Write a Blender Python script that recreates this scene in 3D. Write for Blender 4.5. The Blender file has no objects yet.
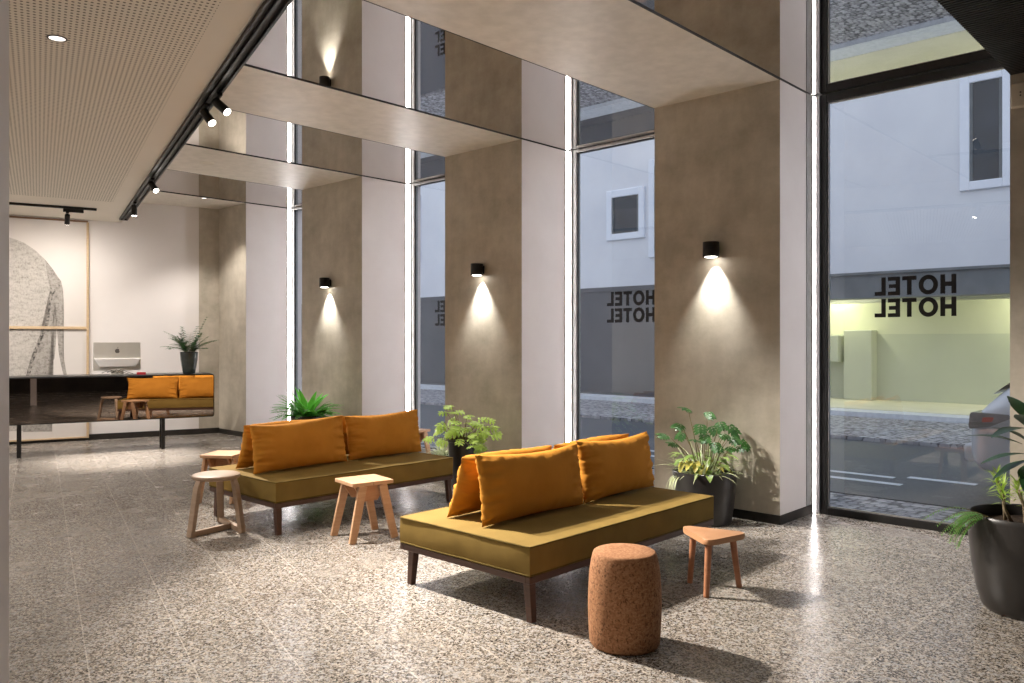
import bpy, bmesh, math, random
from mathutils import Vector, Matrix, noise
C = bpy.context.scene.collection
PI = math.pi
R = math.radians
SC = bpy.context.scene
SC.view_settings.view_transform = 'Standard'
SC.view_settings.look = 'None'
SC.view_settings.exposure = 0.45
SC.view_settings.gamma = 1.0
SC.view_settings.use_curve_mapping = False
SC.cycles.use_denoising = True
SC.cycles.max_bounces = 10
SC.cycles.diffuse_bounces = 5
SC.cycles.glossy_bounces = 6
SC.cycles.transparent_max_bounces = 16
SC.cycles.caustics_reflective = True
SC.cycles.blur_glossy = 1.0
SC.cycles.sample_clamp_indirect = 6.0

HC = 3.54      # plaster and mirror ceiling
LC = 3.23      # perforated ceiling
XF = 6.139     # plane of the column fronts
XW = (6.80, 6.92, 6.92, 6.92)   # planes of the four glazings
ROOM = R(-16.35)   # the lobby is turned against the street front
NT = Vector((math.cos(ROOM), math.sin(ROOM), 0))      # across the lobby
TT = Vector((-math.sin(ROOM), math.cos(ROOM), 0))     # along the lobby
def room(a, b, z=0.0):
    return NT * a + TT * b + Vector((0, 0, z))

# ------------------------------------------------------------------ materials
def new_mat(name):
    m = bpy.data.materials.new(name); m.use_nodes = True
    nt = m.node_tree; nt.nodes.clear()
    out = nt.nodes.new('ShaderNodeOutputMaterial')
    return m, nt, out
def lk(nt, a, b): nt.links.new(a, b)
def principled(nt, out, col=(.5,.5,.5), rough=.5, metal=0., spec=.5):
    p = nt.nodes.new('ShaderNodeBsdfPrincipled')
    p.inputs['Base Color'].default_value = (*col, 1)
    p.inputs['Roughness'].default_value = rough
    p.inputs['Metallic'].default_value = metal
    p.inputs['Specular IOR Level'].default_value = spec
    lk(nt, p.outputs[0], out.inputs[0]); return p
def coords(nt, kind='Object', scale=(1,1,1)):
    t = nt.nodes.new('ShaderNodeTexCoord'); mp = nt.nodes.new('ShaderNodeMapping')
    mp.inputs['Scale'].default_value = scale
    lk(nt, t.outputs[kind], mp.inputs[0]); return mp.outputs[0]
def noise_tex(nt, vec, scale, detail=3, rough=.55):
    n = nt.nodes.new('ShaderNodeTexNoise'); n.inputs['Scale'].default_value = scale
    n.inputs['Detail'].default_value = detail; n.inputs['Roughness'].default_value = rough
    lk(nt, vec, n.inputs['Vector']); return n.outputs['Fac']
def ramp(nt, fac, stops, interp='LINEAR'):
    r = nt.nodes.new('ShaderNodeValToRGB'); r.color_ramp.interpolation = interp
    e = r.color_ramp.elements
    while len(e) < len(stops): e.new(.5)
    for i, (p, c) in enumerate(stops):
        e[i].position = p; e[i].color = (*c, 1)
    lk(nt, fac, r.inputs[0]); return r.outputs[0]
def bump(nt, p, h, strength=.2, dist=.01):
    b = nt.nodes.new('ShaderNodeBump'); b.inputs['Strength'].default_value = strength
    b.inputs['Distance'].default_value = dist
    lk(nt, h, b.inputs['Height']); lk(nt, b.outputs[0], p.inputs['Normal'])
def mix_rgb(nt, fac, a, b, mode='MIX'):
    m = nt.nodes.new('ShaderNodeMix'); m.data_type = 'RGBA'; m.blend_type = mode
    for s, v in ((m.inputs[0], fac), (m.inputs[6], a), (m.inputs[7], b)):
        if hasattr(v, 'links'): lk(nt, v, s)
        elif isinstance(v, (int, float)): s.default_value = v
        else: s.default_value = (*v, 1)
    return m.outputs[2]
def math_n(nt, op, a, b=0.):
    m = nt.nodes.new('ShaderNodeMath'); m.operation = op
    for s, v in ((m.inputs[0], a), (m.inputs[1], b)):
        if hasattr(v, 'links'): lk(nt, v, s)
        else: s.default_value = v
    return m.outputs[0]
def mottled(name, c1, c2, scale=4, rough=.6, metal=0., spec=.4, bmp=.0, bscale=60, stretch=(1,1,1), lo=.35, hi=.65):
    m, nt, out = new_mat(name); p = principled(nt, out, c1, rough, metal, spec)
    v = coords(nt, 'Object', stretch); f = noise_tex(nt, v, scale, 4)
    lk(nt, ramp(nt, f, ((lo, c1), (hi, c2))), p.inputs['Base Color'])
    if bmp: bump(nt, p, noise_tex(nt, v, bscale, 3), bmp, .004)
    return m
def emission(name, col, s):
    m, nt, out = new_mat(name); e = nt.nodes.new('ShaderNodeEmission')
    e.inputs[0].default_value = (*col, 1); e.inputs[1].default_value = s
    lk(nt, e.outputs[0], out.inputs[0]); return m

def terrazzo():
    m, nt, out = new_mat('terrazzo'); p = principled(nt, out, (.5,.45,.4), .3, 0, .24)
    v = coords(nt)
    big = noise_tex(nt, v, 2.2, 4)
    # two generations of stone chips in a pale binder
    def chips(scale, stops):
        w = nt.nodes.new('ShaderNodeTexVoronoi'); w.inputs['Scale'].default_value = scale
        nv = nt.nodes.new('ShaderNodeTexNoise'); nv.inputs['Scale'].default_value = scale*1.3
        lk(nt, v, nv.inputs['Vector'])
        mx = nt.nodes.new('ShaderNodeMix'); mx.data_type = 'VECTOR'; mx.inputs[0].default_value = .012
        lk(nt, v, mx.inputs[4]); lk(nt, nv.outputs['Color'], mx.inputs[5])
        lk(nt, mx.outputs[1], w.inputs['Vector'])
        s = nt.nodes.new('ShaderNodeSeparateColor'); lk(nt, w.outputs['Color'], s.inputs[0])
        return ramp(nt, s.outputs[0], stops, 'CONSTANT'), s.outputs[1]
    c1, r1 = chips(150, ((0,(.028,.023,.019)),(.21,(.10,.085,.07)),(.38,(.225,.195,.162)),(.62,(.35,.312,.27)),(.86,(.46,.42,.375))))
    c2, r2 = chips(72, ((0,(.03,.025,.021)),(.12,(.22,.18,.14)),(.2,(.54,.48,.40)),(.3,(.4,.4,.4))))
    sel = math_n(nt, 'LESS_THAN', r2, .30)
    col = mix_rgb(nt, sel, c1, mix_rgb(nt, .55, c1, c2))
    col = mix_rgb(nt, 1.0, col, ramp(nt, big, ((.3,(.86,.85,.84)),(.7,(1.06,1.05,1.04)))), 'MULTIPLY')
    # slab joints along the lobby
    t = nt.nodes.new('ShaderNodeTexCoord'); mp = nt.nodes.new('ShaderNodeMapping')
    mp.inputs['Rotation'].default_value = (0,0,-ROOM); lk(nt, t.outputs['Object'], mp.inputs[0])
    sx = nt.nodes.new('ShaderNodeSeparateXYZ'); lk(nt, mp.outputs[0], sx.inputs[0])
    def line(val, off, per, w):
        a = math_n(nt, 'ADD', val, off); a = math_n(nt, 'MODULO', a, per)
        return math_n(nt, 'LESS_THAN', a, w)
    j = line(sx.outputs[0], JOINT_OFF, JOINT_PER, .006)
    col = mix_rgb(nt, math_n(nt, 'MULTIPLY', j, .28), col, (.72,.66,.58))
    # one expansion joint running to the glazing, square to the street front
    so = nt.nodes.new('ShaderNodeSeparateXYZ'); lk(nt, v, so.inputs[0])
    jj = math_n(nt, 'LESS_THAN', math_n(nt, 'ABSOLUTE', math_n(nt, 'SUBTRACT', so.outputs[1], 1.342)), .004)
    jj = math_n(nt, 'MULTIPLY', jj, math_n(nt, 'GREATER_THAN', so.outputs[0], 3.0))
    col = mix_rgb(nt, math_n(nt, 'MULTIPLY', jj, .35), col, (.52,.47,.41))
    lk(nt, col, p.inputs['Base Color'])
    lk(nt, ramp(nt, big, ((.3,(.20,)*3),(.7,(.30,)*3))), p.inputs['Roughness'])
    return m
JOINT_PER = .41; JOINT_OFF = 40.81

def plaster(name, c1, c2, scale=1.6):
    m, nt, out = new_mat(name); p = principled(nt, out, c1, .55, 0, .45)
    v = coords(nt, 'Object', (1,1,1.5)); f = noise_tex(nt, v, scale, 8, .68)
    g = noise_tex(nt, coords(nt, 'Object', (1,1,.35)), 9, 4)
    col = ramp(nt, f, ((.36, c1), (.64, c2)))
    col = mix_rgb(nt, 1., col, ramp(nt, g, ((.35,(.93,.93,.92)),(.65,(1.05,1.05,1.05)))), 'MULTIPLY')
    lk(nt, col, p.inputs['Base Color'])
    lk(nt, ramp(nt, f, ((.3,(.36,)*3),(.7,(.50,)*3))), p.inputs['Roughness'])
    bump(nt, p, g, .08, .004); return m

def perforated():
    m, nt, out = new_mat('perforated_board'); p = principled(nt, out, (.5,.44,.36), .7, 0, .2)
    t = nt.nodes.new('ShaderNodeTexCoord'); s = nt.nodes.new('ShaderNodeSeparateXYZ')
    lk(nt, t.outputs['Object'], s.inputs[0])
    def cell(v, per):
        a = math_n(nt, 'MODULO', math_n(nt, 'ADD', v, 50.), per)
        return math_n(nt, 'SUBTRACT', a, per/2)
    cx = cell(s.outputs[0], .029); cy = cell(s.outputs[1], .042)
    d = math_n(nt, 'SQRT', math_n(nt, 'ADD', math_n(nt, 'POWER', math_n(nt,'ABSOLUTE',cx), 2.), math_n(nt, 'POWER', math_n(nt,'ABSOLUTE',cy), 2.)))
    hole = math_n(nt, 'LESS_THAN', d, .0078)
    lk(nt, mix_rgb(nt, hole, (.78,.73,.645), (.12,.105,.085)), p.inputs['Base Color']); return m

def wood(name, c1, c2, scale=6, rough=.45, stretch=(1,1,9), axis=None):
    m, nt, out = new_mat(name); p = principled(nt, out, c1, rough, 0, .4)
    v = coords(nt, 'Object', stretch); f = noise_tex(nt, v, scale, 5, .6)
    lk(nt, ramp(nt, f, ((.3, c1), (.7, c2))), p.inputs['Base Color'])
    bump(nt, p, f, .06, .002); return m

def fabric(name, c1, c2, rough=.85):
    m, nt, out = new_mat(name); p = principled(nt, out, c1, rough, 0, .15)
    p.inputs['Sheen Weight'].default_value = .25; p.inputs['Sheen Roughness'].default_value = .4
    p.inputs['Sheen Tint'].default_value = (*[min(1, c*1.6) for c in c1], 1)
    v = coords(nt); f = noise_tex(nt, v, 5, 3)
    lk(nt, ramp(nt, f, ((.35, c1), (.65, c2))), p.inputs['Base Color'])
    w = noise_tex(nt, coords(nt, 'Object', (1,1,1)), 420, 2)
    bump(nt, p, w, .25, .002); return m

def cork():
    m, nt, out = new_mat('cork'); p = principled(nt, out, (.5,.27,.13), .85, 0, .2)
    v = coords(nt, 'Object', (1,1,1.25))
    w = nt.nodes.new('ShaderNodeTexVoronoi'); w.inputs['Scale'].default_value = 105; lk(nt, v, w.inputs['Vector'])
    s = nt.nodes.new('ShaderNodeSeparateColor'); lk(nt, w.outputs['Color'], s.inputs[0])
    base = ramp(nt, s.outputs[0], ((0,(.28,.13,.062)),(.5,(.36,.175,.085)),(1,(.43,.225,.115))))
    n2 = noise_tex(nt, coords(nt, 'Object', (1,1,.7)), 88, 4, .65)
    dark = ramp(nt, n2, ((.555,(0,0,0)),(.61,(1,1,1))))
    sx = nt.nodes.new('ShaderNodeSeparateXYZ'); t = nt.nodes.new('ShaderNodeTexCoord'); lk(nt, t.outputs['Object'], sx.inputs[0])
    side = math_n(nt, 'LESS_THAN', sx.outputs[2], .43)
    fac = math_n(nt, 'MULTIPLY', math_n(nt, 'MULTIPLY', dark, side), .68)
    lk(nt, mix_rgb(nt, fac, base, (.07,.028,.012)), p.inputs['Base Color'])
    bump(nt, p, math_n(nt, 'SUBTRACT', 1.0, fac), .5, .004); return m

def glass_pane(name, tint=(.93,.96,.98), ior=.08, gain=1.0):
    m, nt, out = new_mat(name)
    tr = nt.nodes.new('ShaderNodeBsdfTransparent'); tr.inputs[0].default_value = (*tint, 1)
    gl = nt.nodes.new('ShaderNodeBsdfGlossy'); gl.inputs['Roughness'].default_value = .0
    gl.inputs[0].default_value = (gain,gain,gain,1)
    # reflection of a double pane, the same from either side: f0 + (1-f0)(1-cos)^5
    ge = nt.nodes.new('ShaderNodeNewGeometry'); dt = nt.nodes.new('ShaderNodeVectorMath'); dt.operation = 'DOT_PRODUCT'
    lk(nt, ge.outputs['Incoming'], dt.inputs[0]); lk(nt, ge.outputs['Normal'], dt.inputs[1])
    c = math_n(nt, 'SUBTRACT', 1.0, math_n(nt, 'ABSOLUTE', dt.outputs['Value']))
    fr = math_n(nt, 'ADD', math_n(nt, 'MULTIPLY', math_n(nt, 'POWER', c, 5.0), 1-ior), ior)
    mx = nt.nodes.new('ShaderNodeMixShader'); lk(nt, fr, mx.inputs[0])
    lk(nt, tr.outputs[0], mx.inputs[1]); lk(nt, gl.outputs[0], mx.inputs[2]); lk(nt, mx.outputs[0], out.inputs[0]); return m

def leaf_mat(name, c1, c2, scale=14, rough=.4):
    m, nt, out = new_mat(name); p = principled(nt, out, c1, rough, 0, .4)
    f = noise_tex(nt, coords(nt), scale, 2)
    lk(nt, ramp(nt, f, ((.3, c1), (.7, c2))), p.inputs['Base Color'])
    p.inputs['Subsurface Weight'].default_value = 0.0
    tr = nt.nodes.new('ShaderNodeBsdfTranslucent'); tr.inputs[0].default_value = (*[min(1,x*1.5) for x in c2], 1)
    mx = nt.nodes.new('ShaderNodeMixShader'); mx.inputs[0].default_value = .25
    lk(nt, p.outputs[0], mx.inputs[1]); lk(nt, tr.outputs[0], mx.inputs[2]); lk(nt, mx.outputs[0], out.inputs[0]); return m

def cobbles():
    m, nt, out = new_mat('cobbles'); p = principled(nt, out, (.3,.3,.32), .6, 0, .3)
    w = nt.nodes.new('ShaderNodeTexVoronoi'); w.inputs['Scale'].default_value = 13
    w.inputs['Randomness'].default_value = .55
    v = coords(nt); lk(nt, v, w.inputs['Vector'])
    s = nt.nodes.new('ShaderNodeSeparateColor'); lk(nt, w.outputs['Color'], s.inputs[0])
    base = ramp(nt, s.outputs[0], ((0,(.24,.24,.26)),(1,(.50,.50,.52))))
    gap = ramp(nt, w.outputs['Distance'], ((.5,(1,1,1)),(.72,(.25,.25,.27))))
    lk(nt, mix_rgb(nt, 1., base, gap, 'MULTIPLY'), p.inputs['Base Color'])
    bump(nt, p, gap, .4, .02); return m

M = {}
M['terrazzo'] = None
M['plaster'] = plaster('beige_plaster', (.41,.37,.30), (.57,.52,.44))
M['soffit'] = plaster('soffit_plaster', (.74,.69,.62), (.80,.75,.68), 1.0)
M['white'] = mottled('white_paint', (.80,.765,.75), (.83,.795,.78), 1.5, .6, 0, .25)
M['pale'] = mottled('pale_paint', (.78,.73,.715), (.82,.775,.76), 2.0, .55, 0, .25)
M['ceil_plain'] = mottled('ceiling_paint', (.78,.73,.65), (.80,.75,.67), 1.5, .7, 0, .2)
M['perf'] = perforated()
M['dark_wall'] = mottled('dark_panelling', (.035,.028,.024), (.06,.048,.04), 3, .5)
M['rib'] = mottled('dark_ribbed_panel', (.022,.019,.017), (.034,.029,.026), 8, .5, 0, .3)
M['black'] = mottled('black_metal', (.007,.0065,.0065), (.012,.011,.0105), 20, .42, 0, .4)
M['blackplastic'] = mottled('black_plastic', (.014,.014,.014), (.022,.022,.022), 20, .35, 0, .5)
M['alu'] = mottled('aluminium', (.60,.58,.58), (.68,.66,.66), 30, .28, 1., .5)
M['greyalu'] = mottled('grey_cover', (.34,.345,.335), (.42,.42,.41), 10, .4, .3, .5)
M['baseboard'] = mottled('dark_skirting', (.02,.018,.016), (.035,.03,.027), 10, .4, 0, .4)
def mirror(name, col, rough):
    m, nt, out = new_mat(name); p = principled(nt, out, col, rough, 1., .5)
    f = noise_tex(nt, coords(nt), .8, 2); lk(nt, ramp(nt, f, ((.2, [c*.98 for c in col]), (.8, col))), p.inputs['Base Color']); return m
M['mirror'] = mirror('ceiling_mirror', (.74,.72,.70), .0)
M['desk_mirror'] = mirror('bronze_mirror', (.36,.31,.28), .012)
M['glass'] = glass_pane('window_glass', (.90,.94,.96), .10)
M['lampglow'] = emission('lamp_glow', (1,.93,.84), 14)
M['downglow'] = emission('downlight_glow', (1,.91,.82), 1.6)
M['led'] = emission('led_diffuser', (1,.94,.93), 23.0)
M['olive'] = fabric('olive_fabric', (.195,.127,.033), (.23,.152,.041))
M['piping'] = fabric('olive_piping', (.10,.068,.014), (.13,.09,.02))
M['mustard'] = fabric('mustard_fabric', (.46,.195,.024), (.52,.225,.03))
M['darkwood'] = wood('dark_stained_wood', (.055,.026,.018), (.095,.047,.031), 5, .4)
M['pine'] = wood('pale_pine', (.47,.27,.15), (.57,.36,.215), 5, .5)
M['ash'] = wood('greyed_ash', (.34,.24,.165), (.42,.305,.215), 5, .5)
M['oak'] = wood('warm_oak', (.42,.21,.105), (.52,.28,.145), 5, .45)
M['redwood'] = wood('reddish_wood', (.36,.15,.075), (.46,.21,.11), 5, .45)
M['frameoak'] = wood('frame_oak', (.55,.40,.24), (.64,.48,.31), 5, .5)
M['cork'] = cork()
M['pot'] = mottled('charcoal_pot', (.020,.018,.0165), (.030,.027,.025), 6, .38, 0, .5)
M['potglossy'] = mottled('dark_glazed_pot', (.016,.015,.015), (.026,.024,.024), 6, .3, 0, .6)
M['soil'] = mottled('soil', (.02,.014,.01), (.05,.034,.023), 40, .95, 0, .1, .6, 80)
M['fern'] = leaf_mat('fern_green', (.05,.22,.03), (.11,.38,.06))
M['fernbright'] = leaf_mat('nest_fern_green', (.07,.33,.03), (.14,.50,.06))
M['lime'] = leaf_mat('lime_green', (.30,.46,.06), (.50,.66,.15))
M['philo'] = leaf_mat('philodendron_green', (.018,.075,.015), (.05,.15,.03))
M['spider'] = leaf_mat('spider_green', (.34,.40,.20), (.55,.60,.38), 30)
M['yellowleaf'] = leaf_mat('yellow_green', (.38,.36,.06), (.55,.48,.12))
M['darkleaf'] = leaf_mat('deep_green', (.010,.035,.015), (.03,.08,.03), 8, .3)
M['stem'] = leaf_mat('plant_stem', (.14,.11,.045), (.24,.20,.09))
M['bark'] = mottled('plant_bark', (.16,.12,.07), (.27,.21,.13), 30, .8)

# ------------------------------------------------------------------ mesh helpers
def mk(name, bm, mat, parent=None, smooth=False, loc=None, rot=None, auto=None):
    me = bpy.data.meshes.new(name); bmesh.ops.recalc_face_normals(bm, faces=bm.faces[:])
    bm.to_mesh(me); bm.free()
    mats = mat if isinstance(mat, (list, tuple)) else [mat]
    for m in mats: me.materials.append(m)
    if smooth:
        for p in me.polygons: p.use_smooth = True
        if auto is not None:
            try: me.set_sharp_from_angle(angle=R(auto))
            except Exception: pass
    o = bpy.data.objects.new(name, me); C.objects.link(o)
    if parent is not None: o.parent = parent
    if loc is not None: o.location = loc
    if rot is not None: o.rotation_euler = rot
    return o
def tag(o, label, cat, group=None, kind=None):
    o['label'] = label; o['category'] = cat
    if group: o['group'] = group
    if kind: o['kind'] = kind
    return o
def thing(name, label, cat, loc=(0,0,0), rz=0., group=None):
    o = bpy.data.objects.new(name, None); C.objects.link(o)
    o.location = loc; o.rotation_euler = (0,0,rz); o.empty_display_size = .1
    return tag(o, label, cat, group)
def struct(o, label, cat='structure'):
    return tag(o, label, cat, None, 'structure')
def dup(root, loc, rz, label):
    r = root.copy(); C.objects.link(r); r.location = loc; r.rotation_euler = (0,0,rz); r['label'] = label
    for ch in list(root.children):
        c = ch.copy(); C.objects.link(c); c.parent = r
        for g in list(ch.children):
            d = g.copy(); C.objects.link(d); d.parent = c
    return r
def B(): return bmesh.new()
def box(bm, x0, x1, y0, y1, z0, z1, bev=0., seg=2, mi=0):
    vs = [bm.verts.new((x, y, z)) for z in (z0, z1) for y in (y0, y1) for x in (x0, x1)]
    fs = [bm.faces.new([vs[i] for i in q]) for q in ((0,2,3,1),(4,5,7,6),(0,1,5,4),(2,6,7,3),(0,4,6,2),(1,3,7,5))]
    for f in fs: f.material_index = mi
    if bev:
        es = list({e for f in fs for e in f.edges})
        bmesh.ops.bevel(bm, geom=es, offset=bev, segments=seg, profile=.5, affect='EDGES')
    return fs
def bar(bm, p, q, w, d, w2=None, d2=None, up=Vector((0,0,1)), side=None, bev=0.):
    p, q = Vector(p), Vector(q); t = (q-p).normalized()
    s = Vector(side) if side is not None else (Vector((1,0,0)) if abs(t.z) > .9 else t.cross(up))
    s = (s - t*s.dot(t)).normalized(); u = t.cross(s)
    w2 = w if w2 is None else w2; d2 = d if d2 is None else d2
    vs = []
    for c, ww, dd in ((p, w, d), (q, w2, d2)):
        for a, b in ((-1,-1),(1,-1),(1,1),(-1,1)):
            vs.append(bm.verts.new(c + s*(a*ww/2) + u*(b*dd/2)))
    fs = [bm.faces.new([vs[i] for i in f]) for f in ((3,2,1,0),(4,5,6,7),(0,1,5,4),(1,2,6,5),(2,3,7,6),(3,0,4,7))]
    if bev:
        bmesh.ops.bevel(bm, geom=list({e for f in fs for e in f.edges}), offset=bev, segments=2, profile=.5, affect='EDGES')
def frame_at(t):
    t = t.normalized(); a = Vector((0,0,1)) if abs(t.z) < .9 else Vector((1,0,0))
    s = t.cross(a).normalized(); return s, s.cross(t).normalized()
def tube(bm, pts, r, n=8, r2=None, cap=True):
    pts = [Vector(p) for p in pts]; rings = []
    for i, p in enumerate(pts):
        t = pts[min(i+1, len(pts)-1)] - pts[max(i-1, 0)]
        s, u = frame_at(t); k = i/(len(pts)-1); rr = r if r2 is None else r*(1-k)+r2*k
        if isinstance(r, (list, tuple)): rr = r[i]
        rings.append([bm.verts.new(p + s*(rr*math.cos(2*PI*j/n)) + u*(rr*math.sin(2*PI*j/n))) for j in range(n)])
    for a, b in zip(rings, rings[1:]):
        for j in range(n): bm.faces.new((a[j], a[(j+1)%n], b[(j+1)%n], b[j]))
    if cap: bm.faces.new(rings[0][::-1]); bm.faces.new(rings[-1])
def lathe(bm, prof, n=48, c=(0,0,0), flute=None, cap=True):
    rings = []
    for r, z in prof:
        rings.append([bm.verts.new((c[0] + r*(flute(j) if flute else 1)*math.cos(2*PI*j/n), c[1] + r*(flute(j) if flute else 1)*math.sin(2*PI*j/n), c[2]+z)) for j in range(n)])
    for a, b in zip(rings, rings[1:]):
        for j in range(n): bm.faces.new((a[j], a[(j+1)%n], b[(j+1)%n], b[j]))
    if cap: bm.faces.new(rings[0][::-1]); bm.faces.new(rings[-1])
def disc(bm, r, z, n=32, c=(0,0)):
    bm.faces.new([bm.verts.new((c[0]+r*math.cos(2*PI*j/n), c[1]+r*math.sin(2*PI*j/n), z)) for j in range(n)])
def prism(bm, pts, h0, h1, axis='z', mi=0, bev=0.):
    """polygon (2D) extruded between h0 and h1 on the axis"""
    def P(a, b, h): return {'z':(a,b,h), 'y':(a,h,b), 'x':(h,a,b)}[axis]
    lo = [bm.verts.new(P(a,b,h0)) for a,b in pts]; hi = [bm.verts.new(P(a,b,h1)) for a,b in pts]
    n = len(pts); fs = [bm.faces.new(lo[::-1]), bm.faces.new(hi)]
    for i in range(n): fs.append(bm.faces.new((lo[i], lo[(i+1)%n], hi[(i+1)%n], hi[i])))
    for f in fs: f.material_index = mi
    if bev:
        es = list(set(fs[0].edges) | set(fs[1].edges))
        bmesh.ops.bevel(bm, geom=es, offset=bev, segments=2, profile=.5, affect='EDGES')
def rounded(pts, r, n=6):
    out = []; N = len(pts)
    for i in range(N):
        p = Vector(pts[i]); a = (Vector(pts[i-1])-p).normalized(); b = (Vector(pts[(i+1)%N])-p).normalized()
        ang = a.angle(b); d = r/math.tan(ang/2); s = p+a*d; e = p+b*d
        for k in range(n+1):
            t = k/n; q = s*(1-t)**2 + p*2*t*(1-t) + e*t*t; out.append((q.x, q.y))
    return out
def leaf(bm, base, d, L, W, droop=.3, fold=.15, n=6, up=Vector((0,0,1)), peak=.4, mi=0, twist=0.):
    base = Vector(base); d = Vector(d).normalized(); prev = None; p = base.copy(); cur = d.copy()
    for i in range(n+1):
        t = i/n
        w = W*.5*(t/peak if t < peak else (1-t)/(1-peak))**.75 if 0 < t < 1 else (.06*W if t == 0 else .0)
        s = cur.cross(up)
        s = s.normalized() if s.length > 1e-3 else Vector((1,0,0))
        if twist: s = Matrix.Rotation(twist, 3, cur) @ s
        nn = s.cross(cur).normalized()
        if i == n: row = [bm.verts.new(p)]
        else: row = [bm.verts.new(p - s*w + nn*w*fold), bm.verts.new(p), bm.verts.new(p + s*w + nn*w*fold)]
        if prev:
            if len(row) == 3:
                f1 = bm.faces.new((prev[0], prev[1], row[1], row[0])); f2 = bm.faces.new((prev[1], prev[2], row[2], row[1]))
            else:
                f1 = bm.faces.new((prev[0], prev[1], row[0])); f2 = bm.faces.new((prev[1], prev[2], row[0]))
            f1.material_index = f2.material_index = mi
        prev = row
        cur = (cur + Vector((0,0,-droop/n))).normalized(); p = p + cur*(L/n)
def lobed(bm, base, d, up, L, W, lobes=4, mi=0):
    """a leaf cut into finger lobes on either side of a midrib"""
    base = Vector(base); d = Vector(d).normalized(); s = d.cross(Vector(up)).normalized(); nn = s.cross(d)
    for i in range(lobes):
        t = .08 + .8*i/lobes; c = base + d*(L*t) - nn*(.12*L*t*t)
        ll = W*.55*(1-.55*abs(t-.35)); 
        for sg in (-1, 1):
            dd = (s*sg*1.0 + d*(.15+.6*t) - nn*.18).normalized()
            leaf(bm, c, dd, ll, L*.26, .25, .1, 4, nn, .55, mi)
    leaf(bm, base + d*L*.1, d - nn*.1, L*.92, L*.30, .25, .12, 5, nn, .6, mi)
def frond(bm, base, d, L, nl, ll, lw, droop=.9, n=9, mi=0, smi=1, tip=.25, stem_r=.0022):
    """arching stem with pairs of leaflets"""
    p = Vector(base); cur = Vector(d).normalized(); pts = [p.copy()]; dirs = [cur.copy()]
    for i in range(n):
        cur = (cur + Vector((0,0,-droop/n))).normalized(); p = p + cur*(L/n); pts.append(p.copy()); dirs.append(cur.copy())
    nf = len(bm.faces); tube(bm, pts, stem_r, 4, stem_r*.4, False)
    bm.faces.ensure_lookup_table()
    for f in bm.faces[nf:]: f.material_index = smi
    for k in range(nl):
        t = .15 + .85*k/max(1, nl-1); x = t*n; i = min(int(x), n-1); q = pts[i].lerp(pts[i+1], x-i); dd = dirs[i]
        s = dd.cross(Vector((0,0,1)));  s = s.normalized() if s.length > 1e-3 else Vector((1,0,0))
        l = ll*(1-(1-tip)*max(0, (t-.45)/.55))*(.6+.4*min(1, t/.3))
        for sg in (-1, 1):
            leaf(bm, q, s*sg + dd*.45 + Vector((0,0,random.uniform(-.1,.25))), l, lw, .4, .1, 3, Vector((0,0,1)), .4, mi)
    return pts
def area_spot(name, loc, target, power, angle, blend=.35, radius=.03, col=(1,.89,.76), parent=None):
    l = bpy.data.lights.new(name, 'SPOT'); l.energy = power; l.spot_size = R(angle); l.spot_blend = blend
    l.shadow_soft_size = radius; l.color = col
    o = bpy.data.objects.new(name, l); C.objects.link(o); o.location = loc
    dd = Vector(target) - Vector(loc); o.rotation_euler = dd.to_track_quat('-Z', 'Y').to_euler()
    if parent is not None:
        bpy.context.view_layer.update(); o.parent = parent; o.matrix_parent_inverse = parent.matrix_world.inverted()
    return o

# ------------------------------------------------------------------ camera
cam = bpy.data.cameras.new('camera'); co = bpy.data.objects.new('camera', cam); C.objects.link(co)
cam.sensor_width = 36; cam.lens = 809/1024*36; cam.shift_y = -1.5/1024; cam.clip_start = .05; cam.clip_end = 200
co.location = (0, 0, 1.47); co.rotation_euler = (R(90), 0, R(-46.7)); SC.camera = co

# ------------------------------------------------------------------ the room shell
M['terrazzo'] = terrazzo()
LA, RB = -3.6, -4.6          # left wall (across) and rear wall (along)
bm = B(); box(bm, -8, 7.05, -9, 14.5, -.12, 0)
struct(mk('floor', bm, M['terrazzo']), 'speckled terrazzo floor of the lobby', 'floor')
# reception wall: white, with a beige strip by the corner
bm = B(); box(bm, -7.0, 2.528-.36, 13.403, 13.6, 0, 3.7)
struct(mk('wall_back', bm, M['white'], rot=(0,0,ROOM)), 'white wall behind the reception desk', 'wall')
bm = B(); box(bm, 2.528-.36, 2.9, 13.398, 13.6, 0, 3.7)
struct(mk('wall_corner', bm, M['plaster'], rot=(0,0,ROOM)), 'narrow beige plaster strip between white wall and last column', 'wall')
bm = B(); box(bm, LA-.2, LA, RB-.2, 13.6, 0, 3.7)
struct(mk('wall_left', bm, M['white'], rot=(0,0,ROOM)), 'white wall on the left of the lobby', 'wall')
bm = B(); box(bm, LA-.2, 9.5, RB-.2, RB, 0, 3.7)
struct(mk('wall_rear', bm, M['dark_wall'], rot=(0,0,ROOM)), 'dark panelled wall behind the camera', 'wall')
bm = B(); box(bm, XF, 7.1, -8.5, -1.55, 0, 3.7)
struct(mk('wall_front', bm, M['plaster']), 'plaster street wall beside the entrance', 'wall')
bm = B(); box(bm, -.16, -.036, 1.0, 1.36, 0, LC)
struct(mk('wall_pier', bm, M['pale'], rot=(0,0,ROOM)), 'pale pier cut by the left edge', 'column')
# skirting of the reception wall
bm = B(); box(bm, -7.0, 2.53, 13.385, 13.403, 0, .085)
struct(mk('baseboard_back', bm, M['baseboard'], rot=(0,0,ROOM)), 'black skirting below the white reception wall', 'baseboard')

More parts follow.
